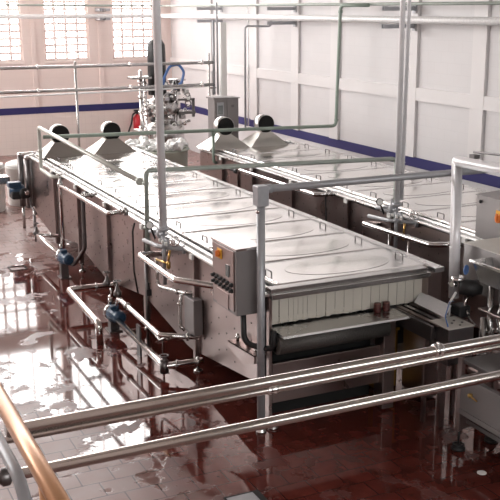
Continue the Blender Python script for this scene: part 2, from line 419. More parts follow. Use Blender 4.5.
def pasteurizer(name, label, X0, X1, YF, YK, pitch, lid0, nl, stiffs, hoods, front, first):
    root = thing(name, label, 'pasteurizer', ((X0 + X1)/2, (YF + YK)/2, 0), 'tunnel pasteurizers')
    # body core (dark tank behind the skins)
    b = MB(); b.box((X0 + .06, YF + .45, .50), (X1 - .03, YK - .02, 1.44)); b.done('tank', 'steel_dark', root)
    # side skins between the stiffeners
    ys = [YF + .02] + stiffs + [YK]
    for i in range(len(ys) - 1):
        a, c = ys[i] + .02, ys[i+1] - .02
        n = 10; P = [(a + (c - a)*k/n, side_bottom(a + (c - a)*k/n)) for k in range(n + 1)]
        b = MB()
        b.prism(P + [(c, 1.44), (a, 1.44)], 0, X0, X0 + .04)
        b.mi = 1
        k = 0; y = a + .14
        while y < c - .05:
            z = 1.30 - (.07 if k % 2 else 0)
            while z > side_bottom(y) + .08:
                b.cyl((X0 - .006, y, z), (X0 + .01, y, z), .0105, 6); z -= .19
            y += .21; k += 1
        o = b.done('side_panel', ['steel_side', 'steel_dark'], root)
    b = MB(); b.box((X1 - .04, YF + .02, .3), (X1, YK, 1.44)); b.done('side_panel', 'steel_side', root)
    b = MB(); b.box((X0, YK - .03, .35), (X1, YK + .01, 1.44)); b.done('end_panel', 'steel_side', root)
    # rim rail round the lids
    b = MB()
    b.box((X0 - .055, YF - .02, 1.435), (X0 + .005, YK + .02, 1.462), .004)
    b.box((X0 + .035, YF, 1.45), (X0 + .085, YK, 1.484), .004)
    b.box((X1 - .09, YF - .04, 1.44), (X1 + .03, YK + .02, 1.492), .004)
    b.box((X0, YK - .06, 1.44), (X1, YK + .03, 1.49), .004)
    b.done('top_frame', 'steel_top', root)
    b = MB(); b.box((X0 - .0, YF + .02, 1.40), (X1 - .05, YK - .03, 1.452)); b.done('gutter', 'steel_dark', root)
    # stiffener channels with their tag plates and adjustable feet
    for y in stiffs:
        b = MB()
        b.box((X0 - .055, y - .035, .14), (X0 + .02, y + .035, 1.435), .006)
        s = b.done('stiffener', 'steel_side', root)
        b = MB(); b.box((X0 - .085, y - .05, 1.385), (X0 - .056, y + .03, 1.445)); lab(b.done('tag_plate', 'white', s), 'small white tag plate')
        b = MB()
        b.cyl((X0 - .01, y, .02), (X0 - .01, y, .20), .016); b.lathe((X0 - .01, y, 0), (0, 0, 1), [(0, .055), (.018, .055), (.035, .022), (.04, .018)])
        b.cyl((X0 - .01, y, .11), (X0 - .01, y, .145), .03, 6)
        b.done('foot', 'steel', root)
    for y in stiffs[::1]:
        b = MB(); b.box((X1 - .07, y - .03, .0), (X1 - .01, y + .03, .5)); b.done('leg', 'steel_side', root)
    # lids, slightly sagging sheet, two handles each
    lx0, lx1 = X0 + .115, X1 - .115
    proto = None
    for k in range(nl):
        ya = lid0 + pitch * k
        if proto is None:
            b = MB(); nx, ny = 24, 14; G = []
            for j in range(ny + 1):
                row = []
                for i in range(nx + 1):
                    u, v = i/nx, j/ny
                    x = lx0 + (lx1 - lx0)*u; y = ya + .006 + (pitch - .012)*v
                    e = ((u - .55)/.40)**2 + ((v - .5)/.44)**2
                    sag = 0
                    z = 1.515 + sag
                    row.append(b.bm.verts.new((x, y, z)))
                G.append(row)
            for j in range(ny):
                for i in range(nx): b._f([G[j][i], G[j][i+1], G[j+1][i+1], G[j+1][i]], True)
            # folded edges
            z0 = 1.475
            def wall(ps):
                lo = [b.bm.verts.new((p.co.x, p.co.y, z0)) for p in ps]
                for q in range(len(ps) - 1): b._f([ps[q], ps[q+1], lo[q+1], lo[q]])
            wall(G[0]); wall(G[-1][::-1]); wall([r[0] for r in G][::-1]); wall([r[-1] for r in G])
            L = b.done('lid', 'steel_lid', root)
            dsh = MB(); NR, NS = 8, 56; xc, yc_, ra, rb = (lx0+lx1)/2 + .04, ya + pitch/2, (lx1-lx0)*.34, pitch*.37
            cv = dsh.bm.verts.new((xc, yc_, 1.5175 + .007)); prev = None
            for q in range(1, NR + 1):
                e = q / NR
                ring = [dsh.bm.verts.new((xc + ra*e*math.cos(2*math.pi*a/NS), yc_ + rb*e*math.sin(2*math.pi*a/NS), 1.5175 + .007*(1 - e*e)**1.5)) for a in range(NS)]
                for a in range(NS):
                    if prev is None: dsh._f([cv, ring[a], ring[(a+1) % NS]], True)
                    else: dsh._f([prev[a], ring[a], ring[(a+1) % NS], prev[(a+1) % NS]], True)
                prev = ring
            lab(dsh.done('oval_dish', 'steel_dish', L), 'polished oval pressing')
            for hx in (lx0 + .11, lx1 - .11):
                h = MB(); yc = ya + pitch * .47
                h.tube([(hx, yc - .07, 1.512), (hx, yc - .07, 1.562), (hx, yc + .07, 1.562), (hx, yc + .07, 1.512)], .008, .014, 8)
                h.done('handle', 'steel_dark', L)
            proto = L
        else:
            c = copy_tree(proto, root); c.location = (0, pitch * k, 0)
    # exhaust hoods with open round ducts
    for hx, hw, yb in hoods:
        DZ = 1.90 if first else 1.93
        b = MB()
        y0, y1 = yb, yb + .66; z0, z1 = 1.505, 1.80; cx, cy = hx, yb + .30
        r = .085
        b.loft([[V((hx - hw/2, y0, z0)), V((hx + hw/2, y0, z0)), V((hx + hw/2, y1, z0)), V((hx - hw/2, y1, z0))],
                [V((cx - r, cy - r, z1)), V((cx + r, cy - r, z1)), V((cx + r, cy + r, z1)), V((cx - r, cy + r, z1))]], smooth=False)
        h = b.done('hood', 'steel_hood', root)
        b = MB(); b.cyl((cx, cy, 1.78), (cx, cy, 1.86), .085, 20)
        b.lathe((cx, cy - .10, DZ), (0, 1, 0), [(0, .168), (0, .18), (.20, .18), (.27, .13), (.30, .05)], 28)
        b.done('duct', 'steel_top', h)
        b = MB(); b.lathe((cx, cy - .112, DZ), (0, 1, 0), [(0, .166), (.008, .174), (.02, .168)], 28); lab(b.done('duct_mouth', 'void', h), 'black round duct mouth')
    return root

M['steel_lid'] = simple('steel_lid', (.78, .765, .75), 1, .22, .02, 2.2, rough_var=.02)
M['steel_dish'] = simple('steel_dish', (.70, .68, .655), 1, .15, .03, 3)
M['steel_hood'] = simple('steel_hood', (.44, .42, .39), 1, .36, .06, 4)

st1 = [9.97, 11.72, 13.36, 14.94, 16.46]
m1 = pasteurizer('tunnel_pasteurizer', 'long stainless tunnel pasteurizer in the foreground, with strip-curtained outlet facing the viewer',
                 4.05, 6.11, 8.12, 18.2, .848, 8.17, 11, st1, [(4.50, .78, 17.52), (5.50, .86, 17.52)], True, True)
# outlet end of the near pasteurizer
b = MB()
b.box((4.05, 8.10, 0.02), (4.085, 8.20, 1.44), .006); b.box((5.93, 8.08, .02), (6.11, 8.5, 1.44), .006)
b.box((4.08, 8.42, .9), (5.95, 8.5, 1.44)); b.done('end_frame', 'steel_side', m1)
b = MB()
b.box((4.05, 8.03, 1.415), (5.93, 8.16, 1.468), .004); b.box((4.05, 8.06, 1.468), (5.90, 8.17, 1.518), .004); b.done('front_lip', 'steel', m1)
n = 34
for i in range(n):
    x = 4.09 + (5.93 - 4.09) * i / n; w = (5.93 - 4.09) / n
    b = MB(); y = 8.175 + (.006 if i % 2 else 0) + random.uniform(-.002, .002)
    dz = random.uniform(0, .012)
    gap = .010 if i in (2, 5, 7) else .001
    b.box((x + gap/2, y, 1.108 + dz), (x + w - .001, y + .004, 1.42)); b.done('curtain_strip', 'curtain', m1)
b = MB(); b.box((4.09, 8.40, 1.0), (5.93, 8.415, 1.42)); b.done('curtain_shade_sheet', 'void', m1)  # black sheet standing in for the dark tunnel behind the strips
b = MB()
b.prism([(8.40, 1.095), (7.86, 1.085), (7.85, 1.065), (8.40, 1.07)], 0, 4.09, 5.62); b.done('outfeed_plate', 'steel_top', m1)
b = MB(); b.lathe((4.09, 8.02, .945), (1, 0, 0), [(0, .095), (1.29, .095)], 24); b.box((4.09, 8.02, .86), (5.38, 8.40, 1.035)); b.done('conveyor_belt', 'belt', m1)
b = MB(); b.box((4.09, 8.38, .05), (5.42, 8.42, .92)); b.done('gap_shade_sheet', 'void', m1)  # black sheet standing in for the shade in the gap under the belt
b = MB(); b.box((4.09, 8.10, .30), (5.38, 8.14, .72), .004); b.done('lower_panel', 'steel_side', m1)
b = MB(); b.box((5.36, 8.02, .02), (5.50, 8.20, 1.06), .005); b.done('leg', 'steel_side', m1)
for x in (4.12, 6.03):
    b = MB(); b.lathe((x, 8.15, 0), (0, 0, 1), [(0, .055), (.018, .055), (.035, .022), (.06, .018)]); b.done('foot', 'steel', m1)

st2 = [9.2, 10.85, 12.0, 13.75, 15.25, 16.6]
m2 = pasteurizer('tunnel_pasteurizer', 'long stainless tunnel pasteurizer further right, running along the blue-banded wall',
                 7.33, 9.35, 7.2, 17.75, .815, 7.25, 12, st2, [(7.66, .90, 17.02), (8.54, .86, 17.02)], False, False)
b = MB(); b.box((7.33, 7.15, .02), (9.35, 7.22, 1.44)); b.done('end_frame', 'steel_side', m2)
for x in (7.38, 9.3):
    b = MB(); b.box((x - .03, 17.6, 0), (x + .03, 17.7, .5)); b.done('leg', 'steel_side', m2)

# ------------------------------------------------------------------ valves, pumps, pipes
def valve(b, x, y, z, ax='y', r=.03):
    b.lathe((x, y, z - .04), (0, 0, 1), [(0, r*1.3), (.02, r*1.5), (.06, r*1.5), (.08, r), (.13, r*.6), (.14, r*.5)], 12)
    b.cyl((x, y, z + .08), (x, y, z + .16), r*.3, 8)
    b.torus((x, y, z + .16), (0, 0, 1), .048, .008, 16, 6)
    b.tube([(x - .048, y, z + .16), (x + .048, y, z + .16)], .006, 0, 6); b.tube([(x, y - .048, z + .16), (x, y + .048, z + .16)], .006, 0, 6)
def flange(b, p, ax, r=.045, t=.03):
    p = V(p); a = V(ax).normalized(); b.lathe(p - a*t/2, a, [(0, r*.75), (.004, r), (t - .004, r), (t, r*.75)], 16)

def pump(x, y, z, label, loc_floor):
    """blue motor lying along -Y.. with volute and bracket"""
    r = thing('pump', label, 'pump', (x, y, 0))
    b = MB(); b.lathe((x, y - .02, z), (0.15, -1, 0), [(0, .05), (.01, .092), (.19, .092), (.20, .086), (.22, .088), (.27, .082), (.29, .05)], 22)
    for k in range(12):
        a = 2*math.pi*k/12
        dx, dz = math.cos(a)*.095, math.sin(a)*.095
        b.tube([(x + dx, y - .04, z + dz), (x + dx + .026, y - .20, z + dz)], .006, 0, 5)
    b.box((x - .05, y - .16, z + .085), (x + .05, y - .06, z + .135), .01)
    b.done('motor', 'blue', r)
    b = MB(); b.lathe((x, y, z), (0, 1, 0), [(-.03, .06), (0, .10), (.05, .105), (.08, .06), (.10, .04), (.14, .035)], 22)
    b.tube([(x, y + .03, z + .08), (x, y + .03, z + .20)], .028); b.done('volute', 'steel', r)
    b = MB(); b.box((x - .09, y - .20, 0.0), (x + .09, y + .02, .02)); b.box((x - .06, y - .15, .02), (x + .06, y - .02, z - .085)); b.done('base', 'steel_dark', r)
    return r

# a) grey-bright handrail-like product pipe at the back half of the side
def pipe(name, label, cat, pts, r, mat, bend=.08, seg=14, parts=(), group=None):
    root = thing(name, label, cat, pts[0] if False else (pts[0][0], pts[0][1], min(p[2] for p in pts)), group)
    b = MB(); b.tube(pts, r, bend, seg); b.done('tube', mat, root)
    for nm, fn, mt in parts:
        b = MB(); fn(b)
        if nm in ('clamp', 'union'): done_split(b, nm, mt, root)
        else: b.done(nm, mt, root)
    return root

pipe('process_pipe', 'bright steel pipe along the far half of the near pasteurizer, valve at its end', 'pipe',
     [(3.75, 14.95, .40), (3.75, 14.95, 1.45), (3.75, 12.40, 1.48), (4.03, 12.40, 1.49)], .030, 'steel_pol', .06, parts=[
     ('valve', lambda b: valve(b, 3.75, 14.95, 1.47), 'steel'),
     ('clamp', lambda b: (flange(b, (3.92, 12.40, 1.49), (1, 0, 0)), flange(b, (3.99, 12.40, 1.49), (1, 0, 0), .06, .05)), 'steel'),
     ('branch', lambda b: (b.tube([(3.75, 13.9, 1.46), (4.04, 13.9, 1.46)], .026), flange(b, (3.85, 13.9, 1.46), (1, 0, 0)), flange(b, (3.95, 13.9, 1.46), (1, 0, 0))), 'steel')])
pipe('process_pipe', 'bright open-U steel pipe on the near pasteurizer side, ending at the switch cabinet', 'pipe',
     [(4.04, 10.95, 1.22), (3.68, 10.98, 1.24), (3.68, 9.72, 1.24), (4.04, 9.05, 1.27)], .036, 'steel_pol', .09, parts=[
     ('clamp', lambda b: (flange(b, (3.99, 9.14, 1.265), (.5, -1, 0)), flange(b, (4.0, 10.95, 1.22), (1, 0, 0))), 'steel'),
     ('drop_leg', lambda b: b.tube([(3.78, 10.98, 1.22), (3.78, 10.98, .0)], .022), 'steel_dark')])
pipe('suction_hose', 'dark hose curving down the near pasteurizer side to the rear blue pump', 'hose',
     [(4.03, 14.35, 1.42), (3.93, 14.30, 1.42), (3.92, 14.28, .55), (3.78, 14.50, .22), (3.72, 14.70, .30)], .032, 'steel_dark', .16)
b = MB(); b.tube([(3.98, 11.98, 1.41), (3.95, 11.98, 1.30), (3.94, 11.95, .75), (3.97, 11.9, .45)], .013, .1, 8)
tag(b.done('cable', 'black'), 'thin black cable hanging down the near pasteurizer side beside the manifold', 'cable')

# CIP pipes with pumps
pump(3.68, 14.80, .33, 'blue pump motor on the floor by the far part of the near pasteurizer', 0)
pipe('suction_pipe', 'straight bright pipe leading into the rear blue pump, with a black-handled valve', 'pipe',
     [(4.02, 16.35, .30), (3.68, 16.50, .33), (3.68, 14.92, .33)], .036, 'steel_pol', .05, parts=[
     ('valve', lambda b: valve(b, 3.68, 16.55, .36, r=.04), 'steel_dark'),
     ('clamp', lambda b: (flange(b, (3.9, 16.40, .31), (1, -.4, 0)), flange(b, (3.68, 15.0, .33), (0, 1, 0), .055)), 'steel')])
pipe('drain_pipe', 'bright drain pipe bending down into the wet floor left of the near pasteurizer', 'pipe',
     [(4.02, 12.95, .30), (3.30, 13.00, .30), (3.27, 11.45, .27), (3.27, 11.40, .0)], .046, 'steel_pol', .07, parts=[
     ('valve', lambda b: valve(b, 3.86, 12.96, .34, r=.035), 'steel_dark'),
     ('clamp', lambda b: (flange(b, (3.70, 12.97, .30), (1, 0, 0), .058), flange(b, (3.98, 12.95, .30), (1, 0, 0), .058)), 'steel'),
     ('support_leg', lambda b: (b.cyl((3.93, 13.0, .02), (3.93, 13.0, .28), .02), b.lathe((3.93, 13.0, 0), (0, 0, 1), [(0, .055), (.02, .05), (.03, .02)])), 'steel')])
pump(3.60, 11.95, .22, 'blue pump motor on the floor beside the front half of the near pasteurizer', 0)
pipe('delivery_pipe', 'bright pipe from the valve above the front blue pump back into the pasteurizer', 'pipe',
     [(3.62, 11.75, .30), (3.62, 11.68, .50), (3.62, 10.12, .47), (4.0, 9.85, .47)], .030, 'steel_pol', .07, parts=[
     ('valve', lambda b: valve(b, 3.62, 11.70, .56, r=.035), 'steel_dark'),
     ('clamp', lambda b: (flange(b, (3.62, 11.3, .49), (0, 1, 0), .048, .04), flange(b, (3.9, 9.92, .47), (1, -.7, 0), .05)), 'steel')])
pipe('delivery_pipe', 'lowest thick bright pipe from the front blue pump to a capped tee near the floor', 'pipe',
     [(3.60, 11.82, .20), (3.60, 9.93, .15), (4.03, 9.78, .20)], .040, 'steel_pol', .02, parts=[
     ('tee', lambda b: (b.cyl((3.60, 9.93, .07), (3.60, 9.93, .22), .052), b.lathe((3.6, 9.93, .22), (0, 0, 1), [(0, .05), (.02, .03), (.05, .02)]), b.torus((3.6, 9.93, .28), (0, 0, 1), .05, .008, 16, 6)), 'steel_dark'),
     ('clamp', lambda b: (flange(b, (3.97, 9.80, .195), (1, -.3, 0), .055, .04), flange(b, (3.74, 9.88, .165), (1, -.3, 0), .055, .03)), 'steel'),
     ('bracket', lambda b: b.box((3.575, 10.72, .0), (3.60, 10.84, .40)), 'steel_dark')])
# sampling loop and heat exchanger between manifold and cabinet
pipe('sample_pipe', 'small U-shaped pipe looping below the manifold of the near pasteurizer', 'pipe',
     [(3.85, 10.78, 1.22), (3.85, 10.78, .87), (3.96, 10.15, .93), (4.03, 9.95, .98)], .022, 'steel', .10, parts=[
     ('valve', lambda b: (b.tube([(3.80, 10.98, .72), (3.80, 10.98, .86)], .018), b.box((3.77, 10.95, .70), (3.83, 11.01, .78))), 'black'),
     ('clamp', lambda b: (flange(b, (3.97, 10.12, .935), (.3, -1, .1), .035), flange(b, (3.93, 10.30, .91), (.3, -1, .1), .035)), 'steel')])
r = thing('filter_housing', 'upright grey filter housing fixed low on the near pasteurizer side', 'filter', (3.98, 10.02, 0))
b = MB(); b.box((3.93, 9.80, .50), (4.045, 10.10, .93), .012); b.done('casing', 'boxgrey', r)
b = MB(); b.tube([(3.93, 10.16, .92), (3.91, 10.18, .80), (3.91, 10.18, .52), (3.95, 10.14, .47)], .02, .03); flange(b, (3.91, 10.18, .80), (0, 0, 1), .034); b.done('side_tube', 'steel', r)
b = MB(); b.tube([(3.80, 10.5, .0), (3.80, 10.5, .30), (3.80, 10.3, .33)], .014, .04); b.tube([(3.76, 10.9, .33), (3.76, 10.5, .26), (3.80, 10.32, .36)], .016, .05)
tag(b.done('drain_tube', 'steel'), 'thin bent drain tubes below the filter housing, near the floor', 'tube')

# hanging steam lines with manifolds (one per machine)
def steam_line(x, y, label, side_x, r=.042, twin=False):
    t = thing('steam_line', label, 'pipe', (x, y, .9))
    b = MB(); b.tube([(x - .03, y, 7.5), (x, y, 1.66)], r, 0, 16); b.done('riser', 'galv_bright', t)
    if twin:
        b = MB(); b.tube([(x + .09, y - .02, 7.5), (x + .07, y, 1.70)], .026, 0, 12)
        for k in range(14): b.torus((x + .074 + .0028*k, y, 2.0 + k*.2), (0, 0, 1), .028, .004, 12, 6)
        b.done('riser', 'galv_bright', t)
    b = MB()
    flange(b, (x, y, 1.64), (0, 0, 1), .065, .05); flange(b, (x, y, 1.57), (0, 0, 1), .05, .03)
    b.tube([(x, y, 1.66), (x, y, .95)], .024); flange(b, (x, y, 1.42), (0, 0, 1), .04, .04)
    b.tube([(x - .04, y + .62, 1.37), (x - .03, y + .12, 1.40), (side_x, y - .25, 1.42)], .026, .03)
    flange(b, (side_x - .02, y - .24, 1.42), (1, -.3, 0), .055, .04)
    b.tube([(x, y + .5, 1.50), (x, y + .1, 1.60)], .02)
    b.lathe((x, y + .12, 1.5), (0, 0, 1), [(0, .03), (.03, .045), (.09, .045), (.11, .02), (.2, .012)])
    b.tube([(x + .01, y - .12, 1.40), (x + .01, y - .12, 1.52), (x, y + .45, 1.52)], .018, .05)
    b.done('manifold', 'galv', t)
    b = MB(); b.lathe((x - .05, y + .35, 1.62), (-.4, -1, .1), [(0, .05), (.03, .05), (.035, .045)], 20); b.tube([(x - .05, y + .35, 1.62), (x, y + .3, 1.45)], .012); b.done('gauge', 'black', t)
    b = MB(); b.lathe((x - .063, y + .315, 1.624), (-.4, -1, .1), [(0, .04), (.002, .04)], 20); lab(b.done('gauge_face', 'white', t), 'white gauge dial')
    b = MB(); hx, hy, hz = x - .02, y - .42, 1.58
    b.torus((hx, hy, hz), (-.5, -1, .2), .055, .009, 18, 6)
    for a in (0, math.pi/2): 
        b.tube([(hx - .05*math.cos(a), hy, hz - .05*math.sin(a)), (hx + .05*math.cos(a), hy, hz + .05*math.sin(a))], .006, 0, 6)
    b.tube([(hx, hy, hz), (x, y - .1, 1.55)], .012); b.done('hand_wheel', 'steel_pol', t)
    b = MB(); b.lathe((x - .03, y - .22, 1.20), (0, 0, 1), [(0, .015), (.02, .026), (.08, .026), (.10, .012)]); b.tube([(x - .02, y - .22, 1.26), (x - .06, y + .12, 1.24)], .014); b.tube([(x - .03, y - .22, 1.3), (x, y - .2, 1.42)], .014); lab(b.done('drain_cock', 'brass', t), 'brass drain cock')
    for k in range(3):
        b = MB(); b.cyl((x - .03, y - .15 + .1*k, 1.47), (x - .03, y - .15 + .1*k, 1.51), .018, 8); b.done('bolt', 'white', t)
    return t
steam_line(3.86, 10.54, 'thick vertical steam pipe hanging in front of the near pasteurizer, ending in a valve manifold', 4.04, r=.047)
steam_line(7.15, 10.50, 'twin vertical steam pipes hanging to the manifold and gauge of the wall-side pasteurizer', 7.32, r=.036, twin=True)

pipe('process_pipe', 'bright steel pipe running along the wall-side pasteurizer below the gauge manifold', 'pipe',
     [(7.32, 11.15, 1.22), (7.02, 11.15, 1.27), (7.02, 9.55, 1.31), (7.32, 9.20, 1.36)], .036, 'steel_pol', .09, parts=[
     ('clamp', lambda b: (flange(b, (7.24, 9.29, 1.35), (1, -1, 0), .05), flange(b, (7.17, 9.36, 1.34), (1, -1, 0), .045)), 'steel'),
     ('drop_leg', lambda b: (b.tube([(7.15, 10.65, 1.28), (7.15, 10.65, .3)], .016), b.tube([(7.15, 10.2, 1.3), (7.15, 10.2, .3)], .016)), 'steel')])
pipe('process_pipe', 'bright steel pipe on the far half of the wall-side pasteurizer, behind the square-topped post', 'pipe',
     [(7.05, 15.30, .60), (7.05, 15.30, 1.40), (7.05, 12.55, 1.43), (7.32, 12.35, 1.46)], .034, 'steel_pol', .07, parts=[
     ('valve', lambda b: (b.lathe((7.05, 15.38, 1.36), (0, 1, 0), [(0, .03), (.02, .045), (.08, .045)]), b.cyl((7.05, 15.45, 1.36), (7.0, 15.6, 1.38), .02)), 'black'),
     ('clamp', lambda b: (flange(b, (7.2, 12.44, 1.45), (1, -.7, 0), .05), flange(b, (7.26, 12.40, 1.455), (1, -.7, 0), .045)), 'steel')])
for nm, x, y, l in (('cable', 7.28, 12.5, 'thin black cable drooping down the wall-side pasteurizer behind the cross beam'),):
    b = MB(); b.tube([(x, y, 1.47), (x - .06, y + .02, 1.40), (x - .07, y - .05, .75), (x - .03, y - .45, .55)], .012, .1, 8)
    b.lathe((x - .03, y, 1.44), (0, 0, 1), [(0, .05), (.02, .06), (.05, .03)])
    tag(b.done('cable', 'black'), l, 'cable')

# painted green supply pipes
pipe('supply_pipe', 'green pipe stretched over both pasteurizers from the back corner, then rising up the wall', 'pipe',
     [(3.97, 16.85, 1.99), (7.45, 16.95, 1.90), (10.02, 17.0, 1.835), (10.08, 17.0, 4.22), (10.30, 16.3, 4.22)], .034, 'green', .10, parts=[
     ('branch', lambda b: (b.tube([(7.27, 16.94, 1.90), (7.27, 16.94, 1.30), (7.33, 16.94, 1.28)], .030, .05), flange(b, (7.27, 16.94, 1.84), (0, 0, 1), .045, .06)), 'green'),
     ('union', lambda b: (flange(b, (10.03, 17.0, 1.95), (0, 0, 1), .045, .05), flange(b, (10.08, 17.0, 4.1), (0, 0, 1), .045, .06)), 'green')])
pipe('supply_pipe', 'grey-green pipe dropping at the back corner of the near pasteurizer and sloping towards its manifold', 'pipe',
     [(4.04, 15.9, 1.40), (3.90, 16.05, 1.40), (3.90, 16.85, 1.42), (3.90, 16.85, 2.165), (3.88, 11.42, 2.07)], .033, 'galv_green', .06, parts=[
     ('union', lambda b: (flange(b, (3.88, 11.42, 2.07), (0, 1, 0), .05, .05), flange(b, (3.90, 16.85, 1.75), (0, 0, 1), .045, .05)), 'galv_green')]) if False else None
M['galv_green'] = simple('weathered_green_pipe', (.33, .37, .335), .2, .4, .15, 10)
M['galv_pale'] = simple('pale_worn_pipe', (.50, .51, .47), .25, .36, .15, 10)
pipe('supply_pipe', 'grey-green pipe dropping at the back corner of the near pasteurizer and sloping towards its manifold', 'pipe',
     [(4.04, 15.95, 1.40), (3.90, 16.15, 1.40), (3.90, 16.85, 1.42), (3.90, 16.85, 2.165), (3.88, 11.42, 2.07)], .033, 'galv_pale', .06, parts=[
     ('union', lambda b: (flange(b, (3.88, 11.42, 2.07), (0, 1, 0), .05, .05), flange(b, (3.90, 16.85, 1.75), (0, 0, 1), .045, .05)), 'galv_pale')])
pipe('supply_pipe', 'grey-green pipe arching across from the near manifold to the gauge manifold of the wall-side pasteurizer', 'pipe',
     [(3.90, 11.25, 1.10), (3.90, 11.22, 2.235), (7.42, 10.95, 2.175), (7.20, 10.60, 1.40)], .030, 'galv_green', .07, parts=[
     ('union', lambda b: [flange(b, (3.90, 11.25, z), (0, 0, 1), .042, .04) for z in (1.5, 1.35, 2.07)] + [flange(b, (7.31, 10.77, 1.79), (0, 0, 1), .042, .04)], 'galv_green')])

# ------------------------------------------------------------------ square-topped post, cross beam
PX, PY = 3.97, 8.12
r = thing('post', 'grey upright post with a square box head at the front corner of the near pasteurizer', 'post', (PX, PY, 0))
b = MB(); b.tube([(PX, PY, .02), (PX, PY, 2.34)], .041, 0, 16); b.done('tube', 'galv', r)
b = MB(); b.box((PX-.06, PY-.06, 2.35), (PX+.06, PY+.06, 2.55), .008); b.done('head', 'galv', r)
b = MB(); b.lathe((PX, PY, 0), (0, 0, 1), [(0, .055), (.02, .05), (.03, .042), (.05, .042)]); b.done('foot', 'steel', r)
b = MB(); b.lathe((PX-.04, PY-.02, 2.30), (-.6, -.8, 0), [(0, .02), (.02, .02), (.025, .012)], 10); b.done('bolt', 'steel_pol', r)
b = MB(); b.tube([(PX+.06, PY, 2.51), (7.9, PY, 2.49)], .036, 0, 14); b.lathe((PX+.06, PY, 2.51), (1, 0, 0), [(0, .045), (.05, .045)])
tag(b.done('cross_beam', 'galv'), 'grey horizontal pipe beam running right from the box-headed post', 'beam')
b = MB()
b.tube([(6.14, 7.90, 1.20), (6.12, 7.93, 2.655), (6.13, 4.6, 2.72)], .055, .012, 18)
for z in (1.35, 1.75, 2.6): b.torus((6.135, 7.91, z), (0, 0, 1), .056, .004, 18, 6)
tag(b.done('exhaust_duct', 'steel_duct' if False else 'galv_bright'), 'wide bright duct bending down beside the filling machine, open at its bottom', 'duct')
b = MB(); b.tube([(6.30, 7.9, 2.74), (6.6, 6.9, 2.76), (7.0, 6.0, 2.74)], .012, 0, 8); b.box((6.17, 7.72, 2.70), (6.24, 7.80, 2.74))
tag(b.done('conduit', 'steel_dark'), 'thin dark conduit lying above the wide bright duct', 'conduit')

# ------------------------------------------------------------------ control cabinet on the near machine
r = thing('control_cabinet', 'dark stainless control cabinet with rows of black switches, on the near pasteurizer corner', 'control cabinet', (3.9, 8.52, 1.22))
b = MB(); b.box((3.76, 8.24, 1.23), (4.035, 8.83, 1.895), .006)
b.done('casing', 'boxgrey', r)
b = MB(); b.prism([(3.75, 1.895), (4.04, 1.895), (4.04, 1.925), (3.75, 1.915)], 1, 8.23, 8.84); b.done('roof', 'steel_lid', r)
b = MB(); b.box((3.748, 8.28, 1.27), (3.762, 8.79, 1.88), .004); d = b.done('door', 'steel_side', r)
b = MB(); b.box((3.738, 8.56, 1.745), (3.75, 8.66, 1.845)); lab(b.done('switch_plate', 'yellow', r), 'yellow plate')
b = MB(); b.lathe((3.74, 8.61, 1.795), (-1, 0, 0), [(0, .035), (.025, .035), (.03, .028)]); b.box((3.700, 8.602, 1.765), (3.715, 8.618, 1.825)); lab(b.done('isolator_knob', 'orange', r), 'orange-red rotary isolator')
b = MB(); b.box((3.738, 8.38, 1.60), (3.75, 8.45, 1.72)); lab(b.done('meter', 'lcd', r), 'small dark meter')
for j in range(2):
    for k in range(6):
        b = MB(); y = 8.76 - .088*k; z = 1.535 - .062*j - .0*k
        b.lathe((3.75, y, z), (-1, 0, 0), [(0, .024), (.01, .024), (.014, .018), (.035, .016), (.037, .010)], 12); b.done('switch', 'black', r)
b = MB(); b.box((3.741, 8.40, 1.26), (3.75, 8.68, 1.42)); b.done('hatch', 'steel_side', d)
b = MB(); b.tube([(3.86, 8.30, 1.24), (3.86, 8.28, .92), (4.06, 8.02, .90), (4.06, 8.02, 1.10)], .030, .12, 12)
tag(b.done('cable_conduit', 'black'), 'thick black flexible conduit looping under the control cabinet', 'conduit')
r = thing('bracket', 'steel angle bracket with bolts fixed under the control cabinet', 'bracket', (3.95, 8.3, .8))
b = MB(); b.prism([(8.78, .79), (8.14, .83), (8.14, .74), (8.4, .66), (8.78, .73)], 0, 3.90, 3.93); b.prism([(8.78, .79), (8.14, .83), (8.14, .815), (8.78, .775)], 0, 3.90, 4.04); b.done('angle', 'steel_side', r)
for k, y in enumerate((8.70, 8.45, 8.25)):
    b = MB(); b.cyl((3.98, y, .79), (3.98, y, .88), .018, 8); b.cyl((3.98, y, .83), (3.98, y, .85), .03, 6); b.done('bolt', 'steel', r)

# ------------------------------------------------------------------ jars, outfeed conveyor, guard, junction box, crate
for x, l in ((5.315, 'maroon jar on the outfeed plate, left one of the two'), (5.425, 'maroon jar on the outfeed plate, right one of the two')):
    r = thing('jar', l, 'jar', (x, 8.10, 1.093), 'jars on the outfeed plate')
    b = MB(); b.lathe((x, 8.10, 1.093), (0, 0, 1), [(0, .034), (.006, .038), (.085, .038), (.09, .035)], 18); b.done('body', 'jar', r)
    b = MB(); b.lathe((x, 8.10, 1.183), (0, 0, 1), [(0, .036), (.010, .036), (.013, .030)], 18); b.done('lid', 'jarlid', r)
r = thing('outfeed_conveyor', 'dark slatted outfeed conveyor stub leaving the near pasteurizer outlet', 'conveyor', (5.8, 7.9, .0))
for k in range(5):
    b = MB(); x = 5.60 + .085*k; b.prism([(8.22 - .02*k, 1.105), (7.45, 1.105), (7.45, 1.085), (8.22 - .02*k, 1.085)], 0, x, x + .045); b.done('rail', 'steel' if k % 2 else 'steel_side', r)
b = MB(); b.box((5.55, 7.47, .93), (5.585, 8.12, 1.09), .004); b.box((5.99, 7.47, .93), (6.02, 8.06, 1.09), .004); b.box((5.585, 7.47, .96), (5.99, 8.0, 1.04)); b.done('side_frame', 'steel_dark', r)
for x, y in ((5.60, 7.62), (5.97, 7.62)):
    b = MB(); b.box((x - .02, y - .02, 0), (x + .02, y + .02, .94)); b.done('leg', 'steel_side', r)
b = MB()
